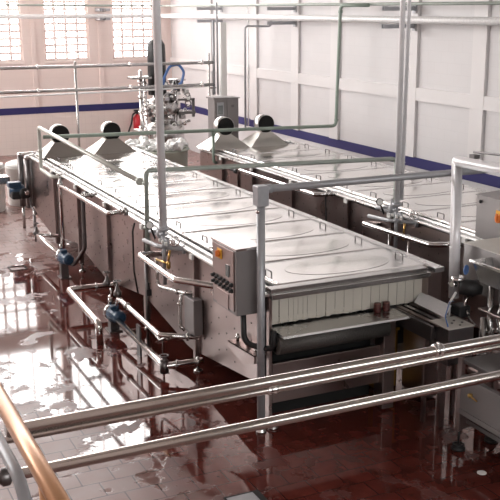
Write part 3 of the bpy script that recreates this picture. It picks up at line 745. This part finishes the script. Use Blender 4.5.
gd = [V((5.73, 7.50, 1.15)), V((5.93, 7.66, 1.20)), V((5.94, 8.22, 1.20)), V((5.75, 8.06, 1.15))]
b.loft([gd, [p + V((0, 0, .007)) for p in gd]], smooth=False)
b.box((5.925, 7.68, 1.09), (5.935, 7.70, 1.20)); b.box((5.925, 8.1, 1.09), (5.935, 8.12, 1.20))
tag(b.done('guard', 'guard'), 'clear wrinkled plastic guard sheet beside the outfeed conveyor', 'guard')
r = thing('junction_box', 'low grey box with screws on top, its blue cable rising behind the front pipes', 'junction box', (5.8, 7.45, .0))
b = MB(); b.box((5.62, 7.28, .72), (5.93, 7.60, 1.10), .006); b.done('casing', 'steel_dark', r)
b = MB(); b.box((5.615, 7.275, 1.10), (5.935, 7.605, 1.108)); b.done('cover', 'boxtop', r)
for x, y in ((5.76, 7.42), (5.83, 7.48), (5.80, 7.34), (5.87, 7.40)):
    b = MB(); b.lathe((x, y, 1.108), (0, 0, 1), [(0, .014), (.008, .014), (.012, .006)], 8); b.done('screw', 'steel_dark', r)
b = MB(); b.box((5.66, 7.42, 0), (5.72, 7.48, .73)); b.done('stand', 'steel_side', r)
b = MB(); b.tube([(5.66, 7.35, 1.11), (5.72, 7.48, 1.17), (5.92, 7.68, 1.24), (6.02, 7.74, 1.22)], .007, .1, 6); tag(b.done('cable', 'bluehose'), 'thin blue cable curving over the junction box', 'cable')
r = thing('connector_block', 'black plug block at the end of the clear guard sheet', 'connector', (6.02, 7.62, 1.08))
b = MB(); b.box((5.96, 7.56, 1.09), (6.10, 7.72, 1.21), .015); b.done('body', 'black', r)
b = MB(); b.cyl((6.05, 7.57, 1.17), (6.03, 7.50, 1.14), .018, 10); b.done('plug', 'steel', r)
r = thing('crate', 'ochre plastic crate standing on the floor under the outlet end', 'crate', (6.0, 8.75, 0))
b = MB()
x0, x1, y0, y1, zt = 5.62, 5.90, 8.56, 8.9, .70
b.box((x0, y0, 0), (x1, y0 + .02, zt)); b.box((x0, y1 - .02, 0), (x1, y1, zt)); b.box((x0, y0, 0), (x0 + .02, y1, zt)); b.box((x1 - .02, y0, 0), (x1, y1, zt)); b.box((x0, y0, 0), (x1, y1, .02))
b.box((x0 - .015, y0 - .015, zt - .03), (x1 + .015, y0 + .005, zt)); b.done('shell', 'ochre', r)

# ------------------------------------------------------------------ control cabinet of the far machine + filler at the right edge
r = thing('control_cabinet', 'stainless control cabinet with red-yellow isolator at the right edge of the picture', 'control cabinet', (7.0, 7.8, 1.6))
b = MB(); b.box((6.86, 7.3, 1.66), (7.32, 8.5, 2.14), .006); b.prism([(6.85, 2.14), (7.33, 2.14), (7.33, 2.17), (6.85, 2.15)], 1, 7.29, 8.51); b.done('casing', 'steel_cab', r) if False else b.done('casing', 'boxgrey', r)
b = MB(); b.box((6.85, 8.03, 1.90), (6.862, 8.15, 2.03)); lab(b.done('switch_plate', 'yellow', r), 'yellow plate')
b = MB(); b.lathe((6.85, 8.09, 1.945), (-1, 0, 0), [(0, .045), (.03, .045), (.035, .035)]); b.box((6.80, 8.08, 1.925), (6.82, 8.10, 2.005)); lab(b.done('isolator_knob', 'orange', r), 'red-orange rotary isolator')
b = MB(); b.lathe((6.85, 8.42, 2.08), (-1, 0, 0), [(0, .02), (.012, .02), (.015, .01)], 10); b.done('lock', 'black', r)
for k, y in enumerate((8.38, 8.24, 8.10, 7.9, 7.75)):
    b = MB(); b.cyl((6.98, y, 1.60), (6.98, y, 1.66), .025, 10); b.cyl((6.98, y, 1.57), (6.98, y, 1.6), .018, 8); b.done('gland', 'black', r)
b = MB(); b.box((7.0, 8.0, 1.42), (7.06, 8.06, 1.66)); b.box((7.0, 8.0, 1.36), (7.36, 8.06, 1.42)); b.done('bracket', 'steel_side', r)

r = thing('filling_machine', 'stainless filling machine at the right edge, with open hopper tray, hoses and pillars', 'filling machine', (6.4, 7.3, 0))
b = MB(); b.box((6.28, 7.35, 1.28), (6.95, 7.95, 1.77), .006); b.done('cover_box', 'steel_cab2' if False else 'boxgrey', r)
b = MB(); b.box((6.275, 7.345, 1.77), (6.955, 7.955, 1.778)); b.done('top_plate', 'boxtop', r)
# hopper: open sloping tray
b = MB()
TO = [V((6.03, 7.50, 1.72)), V((7.1, 7.50, 1.72)), V((7.1, 6.5, 1.72)), V((6.03, 6.5, 1.72))]
BO = [V((6.08, 7.42, 1.50)), V((7.0, 7.42, 1.50)), V((7.0, 6.6, 1.50)), V((6.08, 6.6, 1.50))]
TI = [p + V((.012*sx, .012*sy, 0)) for p, sx, sy in zip(TO, (1, -1, -1, 1), (-1, -1, 1, 1))]
BI = [p + V((.012*sx, .012*sy, .01)) for p, sx, sy in zip(BO, (1, -1, -1, 1), (-1, -1, 1, 1))]
b.loft([BO, TO, TI, BI], smooth=False); b.done('hopper', 'steel', r)
b = MB(); b.box((6.01, 6.5, 1.70), (6.035, 7.51, 1.725)); b.done('hopper_rim', 'steel_pol', r)
b = MB(); b.prism([(7.02, 1.665), (6.93, 1.665), (6.93, 1.56), (7.02, 1.56)], 0, 6.03, 6.08); lab(b.done('sticker', 'white', r), 'white sticker with a blue mark')
b = MB(); b.lathe((6.031, 6.975, 1.63), (-1, 0, 0), [(0, .026), (.002, .026)], 12); b.box((6.026, 6.96, 1.585), (6.031, 6.99, 1.61)); lab(b.done('sticker_mark', 'bluehose', r), 'blue round mark')
b = MB(); b.lathe((6.02, 7.56, 1.60), (-.4, .9, 0), [(0, .05), (.01, .05)], 14); lab(b.done('knob', 'bluehose', r), 'blue round knob')
b = MB(); b.tube([(6.30, 7.30, 1.70), (6.30, 7.30, 1.93), (6.52, 7.12, 2.02), (6.9, 6.9, 2.0), (7.1, 6.75, 1.8)], .034, .16, 14); b.done('elbow_tube', 'steel_pol', r)
for x, y, z0, z1, rr, mt in ((6.24, 7.42, .05, 1.50, .030, 'steel'), (6.34, 7.38, .05, 1.50, .018, 'steel_pol'), (6.10, 7.35, .05, 1.14, .032, 'steel'), (6.55, 7.3, .05, 1.5, .05, 'steel_dark'), (6.75, 7.2, .05, 1.5, .04, 'steel'), (6.42, 7.0, .1, 1.5, .022, 'steel_pol')):
    b = MB(); b.cyl((x, y, z0), (x, y, z1), rr, 14); b.cyl((x, y, z1*.62), (x, y, z1*.62 + .05), rr*1.7, 14); b.done('pillar', mt, r)
for x, y, z in ((6.45, 7.15, 1.05), (6.62, 7.05, .92), (6.4, 7.2, .8), (6.7, 7.1, 1.2)):
    b = MB(); b.box((x - .07, y - .06, z - .05), (x + .08, y + .05, z + .04), .01); b.cyl((x - .14, y, z), (x + .1, y, z), .022, 10); b.cyl((x - .02, y, z + .03), (x - .02, y, z + .12), .015, 8); b.done('bracket', 'steel_dark', r)
b = MB(); b.box((6.05, 7.0, .50), (6.95, 7.5, .56), .01); b.box((6.1, 7.05, 1.18), (6.9, 7.45, 1.22), .008); done_split(b, 'bed', 'steel_side', r)
for k, (x, y) in enumerate(((6.15, 7.28), (6.20, 7.2), (6.5, 6.95))):
    b = MB(); b.tube([(x, y, 1.35), (x - .05, y + .02, 1.15), (x + .02, y - .02, .9), (x - .02, y, .55)], .010, .12, 8); b.done('hose', 'steel', r)
r = thing('motor', 'small dark gearmotor hanging below the hopper, beside the open duct end', 'motor', (6.1, 7.6, 1.2))
b = MB(); b.lathe((6.03, 7.68, 1.40), (.6, -.5, -.1), [(0, .05), (.02, .085), (.16, .085), (.20, .06), (.24, .04)], 18); b.done('body', 'black', r)
b = MB(); b.lathe((6.02, 7.69, 1.46), (0, 0, 1), [(0, .07), (.02, .08), (.04, .06)], 16); b.cyl((5.95, 7.70, 1.42), (6.0, 7.70, 1.42), .03, 12); b.done('flange', 'steel_pol', r)
b = MB(); b.box((6.1, 7.6, 1.42), (6.3, 7.64, 1.46)); b.done('mount', 'steel_dark', r)
b = MB(); b.tube([(5.98, 7.66, 1.34), (5.93, 7.70, 1.22), (5.88, 7.72, 1.09)], .012, .1, 8); tag(b.done('hose', 'white'), 'short white hose running down from the gearmotor', 'hose', None)
b = MB(); b.tube([(6.10, 7.60, 1.32), (6.04, 7.60, 1.22), (6.08, 7.55, 1.08), (6.16, 7.5, .98)], .010, .1, 8); tag(b.done('hose', 'steel_pol'), 'thin pale hose curling under the gearmotor towards the pillar', 'hose', None)

# bench frame in the lower right
r = thing('machine_bench', 'stainless bench frame on round feet in the lower right corner', 'bench', (5.8, 6.2, 0))
b = MB(); b.box((5.50, 6.90, .20), (5.545, 6.96, .95), .004); b.done('leg', 'steel_side', r)
b = MB(); b.box((5.90, 6.90, .12), (5.95, 6.96, .95), .004); b.done('leg', 'steel_side', r)
b = MB(); b.box((5.545, 6.925, .21), (5.90, 6.945, .76)); b.done('end_plate', 'steel_side', r)
b = MB(); b.box((5.50, 5.3, .42), (5.53, 6.90, .76), .004); b.box((5.49, 5.3, .74), (5.55, 6.9, .79), .004); b.box((5.485, 5.3, .40), (5.55, 6.9, .45), .004); b.done('side_rail', 'boxgrey', r)
b = MB(); b.box((5.52, 5.3, .90), (6.4, 6.93, .94), .005); b.done('table_plate', 'steel_dark', r)
b = MB(); b.box((5.55, 5.3, .3), (6.3, 6.85, .34)); b.done('shelf', 'steel_dark', r)
b = MB(); b.lathe((5.48, 6.74, .64), (-1, 0, 0), [(-.02, .022), (.01, .022), (.014, .012)], 10); b.tube([(5.475, 6.74, .64), (5.47, 6.62, .63)], .008); lab(b.done('knob', 'brass', r), 'small brass knob')
for x, y in ((5.53, 6.93), (5.93, 6.93)):
    b = MB(); b.cyl((x, y, .03), (x, y, .22), .012); b.lathe((x, y, 0), (0, 0, 1), [(0, .07), (.02, .07), (.04, .03), (.06, .02)], 18); b.torus((x, y, .05), (0, 0, 1), .05, .012, 16, 6); b.done('foot', 'black', r)

# ------------------------------------------------------------------ floor furniture
b = MB(); b.lathe((5.42, 6.43, 0), (0, 0, 1), [(0, .045), (.004, .045), (.006, .04)], 20); tag(b.done('floor_plug', 'white'), 'small round white cap set in the dark red floor, lower right', 'drain cap')
r = thing('floor_drain', 'square floor drain at the bottom edge, pale cover with dark rim', 'drain', (3.24, 6.93, 0))
b = MB(); b.box((3.07, 6.72, 0), (3.41, 7.05, .004)); b.done('rim', 'void', r)
b = MB(); b.box((3.09, 6.74, .003), (3.345, 7.02, .008)); b.done('cover', 'galv', r)
b = MB(); b.box((2.80, 17.9, 0), (3.05, 18.05, .012)) if False else None
b = MB()
for a, c in (((2.98, 15.72), (3.26, 15.74)), ((2.98, 15.46), (3.26, 15.48)), ((2.98, 15.46), (3.0, 15.74)), ((3.24, 15.46), (3.26, 15.74))): b.box((*a, 0), (*c, .01))
tag(b.done('floor_drain', 'void'), 'dark square drain frame in the wet floor at the left edge', 'drain')

# ------------------------------------------------------------------ pipes close to the viewer
def front_pipe(z, y, rr, label, clamps):
    r = thing('process_pipe', label, 'pipe', (2.2, y, z - rr))
    b = MB(); b.tube([(.70, y, z), (6.2, y, z)], rr, 0, 28); b.done('tube', 'steel_rail', r)
    for x in clamps:
        b = MB(); b.lathe((x - .03, y, z), (1, 0, 0), [(0, rr*1.02), (.004, rr*1.3), (.016, rr*1.45), (.022, rr*1.15), (.036, rr*1.15), (.042, rr*1.45), (.056, rr*1.3), (.06, rr*1.02)], 24)
        b.cyl((x, y, z + rr), (x, y, z + rr*1.7), .008, 8); b.done('clamp', 'steel_pol', r)
front_pipe(2.3925, 4.0, .028, 'thickest bright foreground pipe, uppermost of the three crossing the lower picture', [3.02])
front_pipe(2.345, 4.008, .018, 'thin bright foreground pipe touching the underside of the uppermost thick one', [2.02])
front_pipe(2.1745, 4.0, .027, 'lowest bright foreground pipe, on its own below the touching pair', [5.2])
b = MB(); b.box((6.15, 3.9, 0), (6.25, 4.1, 2.6)); tag(b.done('pipe_stand', 'steel_side'), 'steel stand carrying the foreground pipes', 'stand')
# copper coloured handrail at the lower left
r = thing('handrail', 'copper-coloured handrail sloping across the lower left corner', 'handrail', (.50, 2.5, 2.0))
b = MB(); b.tube([(.50, 3.6, 3.0), (.50, 1.2, 3.0)], .026, 0, 20); b.done('rail', 'copper', r)
b = MB(); b.tube([(.455, 3.5, 2.92), (.46, 2.42, 2.94), (.47, 2.20, 2.50), (.47, 2.2, 0)], .018, .16, 14); b.done('support', 'galv', r)
b = MB(); b.tube([(.50, 2.34, 2.99), (.50, 2.25, 2.70), (.50, 2.25, 2.4)], .017, .05, 14); b.done('bracket', 'orange_br' if False else 'copper', r)
b = MB(); b.tube([(.365, 3.6, 2.85), (.365, 1.2, 2.85)], .015, 0, 12); tag(b.done('guide_rail', 'steel_pol'), 'thin bright rail at the far lower left corner, under the copper handrail', 'rail')
b = MB(); b.lathe((.71, 4.0, 2.1745), (-1, 0, 0), [(0, .029), (.01, .042), (.04, .042), (.06, .02)], 18); b.tube([(.66, 4.0, 2.1745), (.2, 4.0, 2.15)], .02)
tag(b.done('pipe_union', 'steel_dark'), 'dark union closing the lower foreground pipe behind the handrail', 'union')

# ------------------------------------------------------------------ back of the hall
def wall_run(name, label, pts, r, mat, cat='pipe'):
    b = MB(); b.tube(pts, r, .1, 12); return tag(b.done(name, mat), label, cat)
wall_run('supply_pipe', 'thin green-grey pipe high on the walls, above the white insulated one', [(-3, 28.0, 4.36), (10.25, 28.0, 4.24), (10.4, 27.6, 4.24), (10.4, 3, 4.24)], .030, 'galv_green')
wall_run('insulated_pipe', 'white insulated pipe high along the right wall and past the windows', [(-3, 28.0, 3.98), (10.25, 28.0, 3.95), (10.4, 27.6, 3.95), (10.4, 3, 3.96)], .068, 'insul')
for i, y in enumerate((24.3, 20.1, 15.35, 10.7)):
    for z, w in ((4.16, 'upper'), (3.84, 'lower')):
        b = MB(); b.box((10.02, y, z - .04), (XW - .05, y + .05, z + .035)); b.box((XW - .09, y - .03, z - .09), (XW - .06, y + .08, z + .09)); b.box((10.02, y - .01, z - .04), (10.10, y + .06, z + .04))
        where = ('by the far corner cluster of pipes', 'left of the tall green pipe', 'behind the twin steam pipes', 'beyond the right edge')[i]
        tag(b.done('pipe_bracket', 'galv'), '%s grey pipe bracket on the right wall, %s' % (w, where), 'bracket', 'wall pipe brackets')
for x in (8.55,):
    for z, w in ((4.14, 'upper'), (3.88, 'lower')):
        b = MB(); b.box((x - .12, 27.9, z - .04), (x - .03, YB - .03, z + .03)); b.box((x + .06, 27.9, z - .04), (x + .2, YB - .03, z + .03)); b.box((x - .12, YB - .06, z - .05), (x + .2, YB - .03, z + .04))
        tag(b.done('pipe_bracket', 'galv'), '%s grey pipe bracket between the two right windows' % w, 'bracket', 'wall pipe brackets')

# two horizontal return pipes in front of the back wall
for z, rr, l, w in ((2.965, .036, 'upper bright horizontal pipe crossing in front of the back wall', 'u'), (2.455, .036, 'lower bright horizontal pipe crossing in front of the back wall', 'l')):
    r = thing('return_pipe', l, 'pipe', (5.5, 21, z - rr))
    b = MB(); b.tube([(-2, 21.0, z), (9.05, 21.0, z - .02)], rr, 0, 14); b.done('tube', 'steel', r)
    for x in (4.9, 7.0, 8.75): b = MB(); flange(b, (x, 21.0, z - .01), (1, 0, 0), .055, .05); b.done('clamp', 'steel_pol', r)
b = MB(); b.tube([(-2, 21.15, 2.30), (7.8, 21.15, 2.36), (9.0, 21.15, 2.40)], .020, .1, 8); tag(b.done('conduit', 'insul'), 'thin pale conduit just under the lower horizontal back pipe', 'conduit')
b = MB(); b.tube([(5.745, 21, 0), (5.74, 21, 3.06)], .028, 0, 12); b.lathe((5.745, 21, 0), (0, 0, 1), [(0, .08), (.02, .08)]); tag(b.done('pipe_post', 'steel'), 'slim post carrying the back pipes, behind the left hoods', 'post')
b = MB(); b.tube([(8.93, 21, 0), (8.93, 21, 3.16)], .022, 0, 12); b.tube([(8.93, 21.0, 2.36), (9.10, 21.0, 2.36)], .02); tag(b.done('pipe_post', 'steel'), 'slim post carrying the back pipes, behind the tall cabinet', 'post')
b = MB(); b.tube([(9.05, 21.0, 2.2), (9.05, 21.0, 3.9)], .032, 0, 12); b.tube([(9.14, 20.98, 2.2), (9.14, 21.0, 4.3)], .022, 0, 12); tag(b.done('riser_pipe', 'galv'), 'pair of vertical pipes rising from the tall cabinet beside the white column', 'pipe')
b = MB(); b.box((9.22, 20.95, 0), (9.36, 21.09, 3.85)); tag(b.done('trunking', 'white'), 'white square trunking column standing behind the tall cabinet', 'trunking')
wall_run('conduit', 'dark conduit dropping beside the white trunking and running right under the high pipes', [(10.0, 21.3, 1.3), (10.0, 21.3, 3.76), (10.7, 21.3, 3.74), (10.7, 21.3, 3.95)], .026, 'galv', 'conduit')
wall_run('conduit', 'thin pale conduit dropping down the right wall, behind the right hood', [(10.72, 22.65, 4.3), (10.72, 22.65, 1.2)], .018, 'insul', 'conduit')

# tall cabinet
r = thing('electrical_cabinet', 'tall grey electrical cabinet with screen and buttons behind the wall-side hoods', 'cabinet', (8.35, 18.6, 0))
b = MB(); b.box((7.93, 18.4, .0), (8.48, 18.75, 2.35), .006); b.prism([(7.90, 2.35), (8.51, 2.35), (8.51, 2.37), (7.90, 2.38)], 1, 18.38, 18.77); b.done('casing', 'boxgrey', r)
b = MB(); b.box((7.95, 18.385, 1.3), (8.20, 18.40, 2.33)); d1 = b.done('door', 'boxgrey', r)
b = MB(); b.box((8.215, 18.385, 1.3), (8.46, 18.40, 2.33)); d2 = b.done('door', 'boxgrey', r)
b = MB(); b.box((7.98, 18.37, 2.0), (8.13, 18.386, 2.28)); b.done('screen_frame', 'galv', d1)
b = MB(); b.box((8.005, 18.36, 2.04), (8.105, 18.372, 2.22)); lab(b.done('screen', 'lcd', d1), 'dark grey screen')
for x, mt, l in ((8.00, 'brass', 'amber button'), (8.06, 'brass', 'amber button'), (8.13, 'red', 'red button')):
    b = MB(); b.lathe((x, 18.385, 1.86), (0, -1, 0), [(0, .022), (.02, .022)], 12); lab(b.done('button', mt, d1), l)
b = MB(); b.lathe((8.34, 18.385, 2.2), (0, -1, 0), [(0, .03), (.01, .03)], 12); b.done('lock', 'steel_dark', d2)

# machine at the back: rotary filler with black hood, blue hose
r = thing('bottling_machine', 'tall steel bottling machine with a black cylinder on top, in front of the back wall', 'bottling machine', (8.4, 22.4, 0))
b = MB(); b.lathe((8.07, 22.2, 2.15), (0, 0, 1), [(0, .22), (1.0, .22), (1.18, .21), (1.29, .15), (1.32, .02)], 26); b.done('cylinder', 'black_cyl' if False else 'black', r)
b = MB(); b.lathe((8.58, 22.2, 2.30), (0, 0, 1), [(0, .16), (.16, .16), (.17, .22), (.20, .22), (.22, .10)], 22); b.done('head', 'steel', r)
for x, y, rr, z1 in ((7.62, 22.1, .045, 2.75), (7.78, 22.3, .03, 2.6), (8.12, 22.1, .03, 2.4), (8.45, 22.1, .04, 2.3), (8.6, 22.3, .025, 2.2), (7.70, 22.0, .02, 2.5)):
    b = MB(); b.cyl((x, y, .0), (x, y, z1), rr, 12)
    for k in range(4): b.cyl((x, y, z1*(.5 + .13*k)), (x, y, z1*(.5 + .13*k) + .05), rr*1.8, 12)
    b.done('column', 'steel_pol', r)
b = MB(); b.box((7.35, 21.95, 2.55), (7.85, 22.3, 2.60)); b.box((7.5, 22.0, 1.25), (8.6, 22.5, 1.32)); b.box((7.5, 22.0, .2), (8.6, 22.5, .9)); done_split(b, 'platform', 'steel', r)
b = MB(); b.lathe((8.25, 22.3, .9), (0, 0, 1), [(0, .5), (.5, .5), (.55, .3), (.75, .3), (.8, .42), (1.1, .42), (1.15, .25), (1.3, .25)], 30); b.done('body', 'steel', r)
for i in range(60):
    x = random.uniform(7.6, 8.8); z = random.uniform(1.35, 2.45); y = random.uniform(21.85, 22.15)
    b = MB(); s = random.uniform(.03, .07)
    if i % 3 == 0: b.box((x - s, y - s, z - s), (x + s, y + s, z + s*.6), .01)
    elif i % 3 == 1: b.lathe((x, y, z), (random.uniform(-1, 1), -1, random.uniform(-.5, .5)), [(0, s*.6), (.02, s), (.07, s), (.09, s*.5)], 12)
    else: b.torus((x, y, z), (random.uniform(-1, 1), -1, 0), s*1.4, .014, 14, 6)
    b.done('fitting', ['steel_pol', 'steel_dark', 'steel', 'white'][i % 4], r)
b = MB(); b.torus((8.25, 21.9, 2.05), (0, -1, 0), .16, .02, 22, 8); b.done('hand_wheel', 'steel_pol', r)
b = MB(); b.box((8.5, 21.85, 1.68), (8.92, 22.2, 1.74)); b.box((8.86, 21.9, 1.60), (8.92, 21.96, 2.05)); b.box((8.5, 21.9, 2.0), (8.92, 21.96, 2.05)); b.done('arm', 'steel_dark', r)
b = MB(); b.tube([(8.02, 21.8, 2.20), (8.12, 21.8, 2.60), (8.25, 21.8, 2.84), (8.48, 21.8, 2.88), (8.62, 21.8, 2.70), (8.55, 21.8, 2.45), (8.38, 21.8, 2.30)], .032, .14, 12)
b.tube([(7.95, 21.75, 2.15), (8.06, 21.78, 2.5), (8.2, 21.78, 2.78)], .028, .2, 12)
tag(b.done('hose', 'bluehose'), 'blue hose looped over the bottling machine beside the black cylinder', 'hose')

# pale round tank topped with wrapped bottles
r = thing('round_tank', 'wide pale green round tank behind the near pasteurizer, under the bottling machine', 'tank', (7.4, 20.2, 0))
b = MB(); b.lathe((7.28, 20.2, 0), (0, 0, 1), [(0, .66), (.02, .68), (1.10, .70), (1.12, .74), (1.15, .74), (1.155, .66)], 44); b.done('shell', 'tankgreen', r)
b = MB()
for k in range(70):
    a = random.uniform(0, 6.283); q = .70 * math.sqrt(random.uniform(0, 1)); s = random.uniform(.04, .09)
    x, y = 7.28 + q*math.cos(a), 20.2 + q*math.sin(a)
    t = bmesh.new(); bmesh.ops.create_icosphere(t, subdivisions=2, radius=s)
    for v in t.verts: v.co *= random.uniform(.75, 1.25)
    b.merge(t, Matrix.Translation((x, y, 1.15 + s*.8 + random.uniform(0, .05))) @ Matrix.Diagonal((1.3, 1.1, 1.0, 1)))
tag(b.done('plastic_film', 'film'), 'crumpled clear plastic film heaped on the pale round tank', 'plastic film', kind='stuff')
b = MB(); b.lathe((7.55, 19.3, .55), (0, -1, 0), [(0, .07), (.16, .07), (.18, .04)], 16); b.box((7.48, 19.14, .0), (7.62, 19.3, .5)); tag(b.done('pump', 'blue'), 'small blue pump peeping out between tank and wall-side pasteurizer', 'pump') if False else b.bm.free()
# extinguisher
r = thing('fire_extinguisher', 'red fire extinguisher hanging on the back wall left of the bottling machine', 'fire extinguisher', (9.5, 28.25, .6))
b = MB(); b.lathe((9.58, 28.22, .42), (0, 0, 1), [(0, .10), (.02, .125), (.50, .125), (.58, .06), (.61, .04)], 20); b.done('cylinder', 'red', r)
b = MB(); b.cyl((9.58, 28.22, 1.02), (9.58, 28.22, 1.12), .035); b.box((9.48, 28.2, 1.11), (9.68, 28.24, 1.16)); b.box((9.5, 28.30, .8), (9.62, 28.39, .9)); b.done('valve', 'black', r)
b = MB(); b.tube([(9.55, 28.16, 1.10), (9.42, 28.14, 1.04), (9.36, 28.14, .75), (9.24, 28.14, .45)], .028, .1, 10); b.done('hose', 'black', r)
b = MB(); b.box((10.3, 24.6, .0), (10.42, 24.8, .55)) ; tag(b.done('bollard', 'terracotta'), 'small terracotta-coloured block standing by the far corner behind the tank', 'block')

# left rear cluster: inlet pipes, motor, belt, tubs
r = thing('inlet_manifold', 'three upright dark pipes at the back left corner of the near pasteurizer', 'pipe manifold', (4.0, 18.4, 0))
for x, y in ((3.90, 18.55), (3.98, 18.30), (4.10, 18.45)):
    b = MB(); b.cyl((x, y, .45), (x, y, 1.44), .058, 14); b.done('pipe', 'steel_dark', r)
b = MB(); b.tube([(3.86, 18.55, 1.45), (4.25, 18.50, 1.47)], .045, .05); b.tube([(3.98, 18.30, 1.43), (4.12, 18.30, 1.47)], .04)
b.lathe((3.90, 18.55, 1.43), (0, 0, 1), [(0, .06), (.05, .06), (.07, .03)]); b.lathe((3.98, 18.30, 1.40), (0, 0, 1), [(0, .06), (.05, .06), (.07, .03)]); b.done('elbow', 'steel_top', r)
b = MB(); b.cyl((3.90, 18.55, 0), (3.90, 18.55, .46), .03, 12); b.cyl((4.08, 18.42, 0), (4.08, 18.42, .46), .03, 12); b.done('leg', 'steel', r)
r = thing('infeed_motor', 'blue motor with black gearbox beside the inlet pipes at the left edge', 'motor', (3.8, 18.3, 0))
b = MB(); b.lathe((3.62, 18.3, .84), (.8, -.5, -.05), [(0, .05), (.02, .11), (.24, .11), (.27, .08), (.30, .03)], 20); b.box((3.56, 18.1, .90), (3.80, 18.3, 1.0), .02); b.done('motor', 'blue', r)
b = MB(); b.box((3.60, 18.05, .68), (3.95, 18.35, .82), .03); b.lathe((3.82, 18.05, .80), (.3, -1, 0), [(0, .09), (.05, .10), (.07, .05)], 16); b.done('gearbox', 'black', r)
b = MB(); b.lathe((3.86, 17.97, .81), (.3, -1, 0), [(0, .045), (.02, .045), (.025, .03)], 14); b.done('cap', 'steel_pol', r)
b = MB(); b.tube([(3.92, 18.0, .70), (3.90, 17.8, .55), (3.88, 17.6, .58), (3.90, 17.45, .50)], .02, .05); b.cyl((3.84, 17.35, .15), (3.84, 17.35, .5), .028); b.cyl((3.84, 17.35, 0), (3.84, 17.35, .18), .016); b.done('support', 'steel_dark', r)
b = MB(); b.box((1.5, 18.9, .84), (3.75, 19.25, .98), .01); b.box((3.0, 19.0, 0), (3.06, 19.06, .84)); b.box((1.6, 19.0, 0), (1.66, 19.06, .84)); tag(b.done('infeed_conveyor', 'steel'), 'blue-grey infeed conveyor entering from the left edge behind the motor', 'conveyor')
for x, y, s, l in ((3.60, 20.6, 1.05, 'white film-wrapped tub at the left edge, behind the infeed conveyor'), (4.42, 21.0, .95, 'shorter white tub just left of the inlet pipes')):
    r = thing('tub', l, 'tub', (x, y, 0), 'white tubs at the back left')
    rr = .36*s
    b = MB(); b.lathe((x, y, 0), (0, 0, 1), [(0, rr*.9), (.02, rr*.93), (.85*s, rr), (.87*s, rr*1.06), (.90*s, rr*1.06), (.905*s, rr*.9)], 28); b.done('shell', 'white', r)
    b = MB()
    b.lathe((x, y, .90*s), (0, 0, 1), [(0, rr*1.02), (.06, rr*.95), (.11, rr*.6), (.13, .02)], 20)
    b.done('film_cover', 'film' if s > 1 else 'white', r)

# ------------------------------------------------------------------ light: a white overcast sky through the openings
def portal(name, loc, rot, sx, sy):
    l = bpy.data.lights.new(name, 'AREA'); l.shape = 'RECTANGLE'; l.size = sx; l.size_y = sy
    l.cycles.is_portal = True
    o = bpy.data.objects.new(name, l); COL.objects.link(o); o.location = loc; o.rotation_euler = rot; return o
RX = math.radians(-90)      # facing -Y
for i, w in enumerate(WIN):
    portal('daylight_window_%d' % (i+1), ((w[0]+w[1])/2, YB + .31, (ZS+ZT)/2), (RX, 0, 0), w[1]-w[0], ZT - ZS)
portal('daylight_clerestory', ((-7 + XW)/2, YB + .31, (ZC0+ZC1)/2), (RX, 0, 0), XW + 7, ZC1 - ZC0)
portal('daylight_side', (-7.31, (LY0+LY1)/2, (LZ0+LZ1)/2), (0, math.radians(-90), 0), LZ1 - LZ0, LY1 - LY0)
portal('rear_fill_opening', (2.75, -5.31, (FZ0+FZ1)/2), (-RX, 0, 0), 13.5, FZ1 - FZ0)  # sky fill through the opening added behind the camera
w = bpy.data.worlds.new('daylight'); SC.world = w; w.use_nodes = True
w.node_tree.nodes['Background'].inputs[0].default_value = (1, .985, .97, 1)
w.node_tree.nodes['Background'].inputs[1].default_value = SKY

# ------------------------------------------------------------------ camera
yaw, pit, rol, f = 0.44305043, 0.24776777, -0.00460799, 961.259
cy, sy, cp, sp = math.cos(yaw), math.sin(yaw), math.cos(pit), math.sin(pit)
d = V((sy*cp, cy*cp, -sp)); rr_ = V((cy, -sy, 0)); u = rr_.cross(d)
cr, sr = math.cos(rol), math.sin(rol)
R_, U_ = rr_*cr + u*sr, u*cr - rr_*sr
mt = Matrix((( R_.x, U_.x, -d.x), (R_.y, U_.y, -d.y), (R_.z, U_.z, -d.z))).to_4x4()
cam = bpy.data.cameras.new('camera'); co = bpy.data.objects.new('camera', cam); COL.objects.link(co)
mt.translation = V((0, 0, 4.2)); co.matrix_world = mt
cam.sensor_width = 36; cam.sensor_fit = 'HORIZONTAL'; cam.lens = f * 36 / 500; cam.clip_start = .05; cam.clip_end = 200
SC.camera = co
SC.view_settings.view_transform = 'Standard'; SC.view_settings.look = 'None'
SC.view_settings.gamma = 1; SC.view_settings.use_curve_mapping = False
SC.view_settings.exposure = 0.0
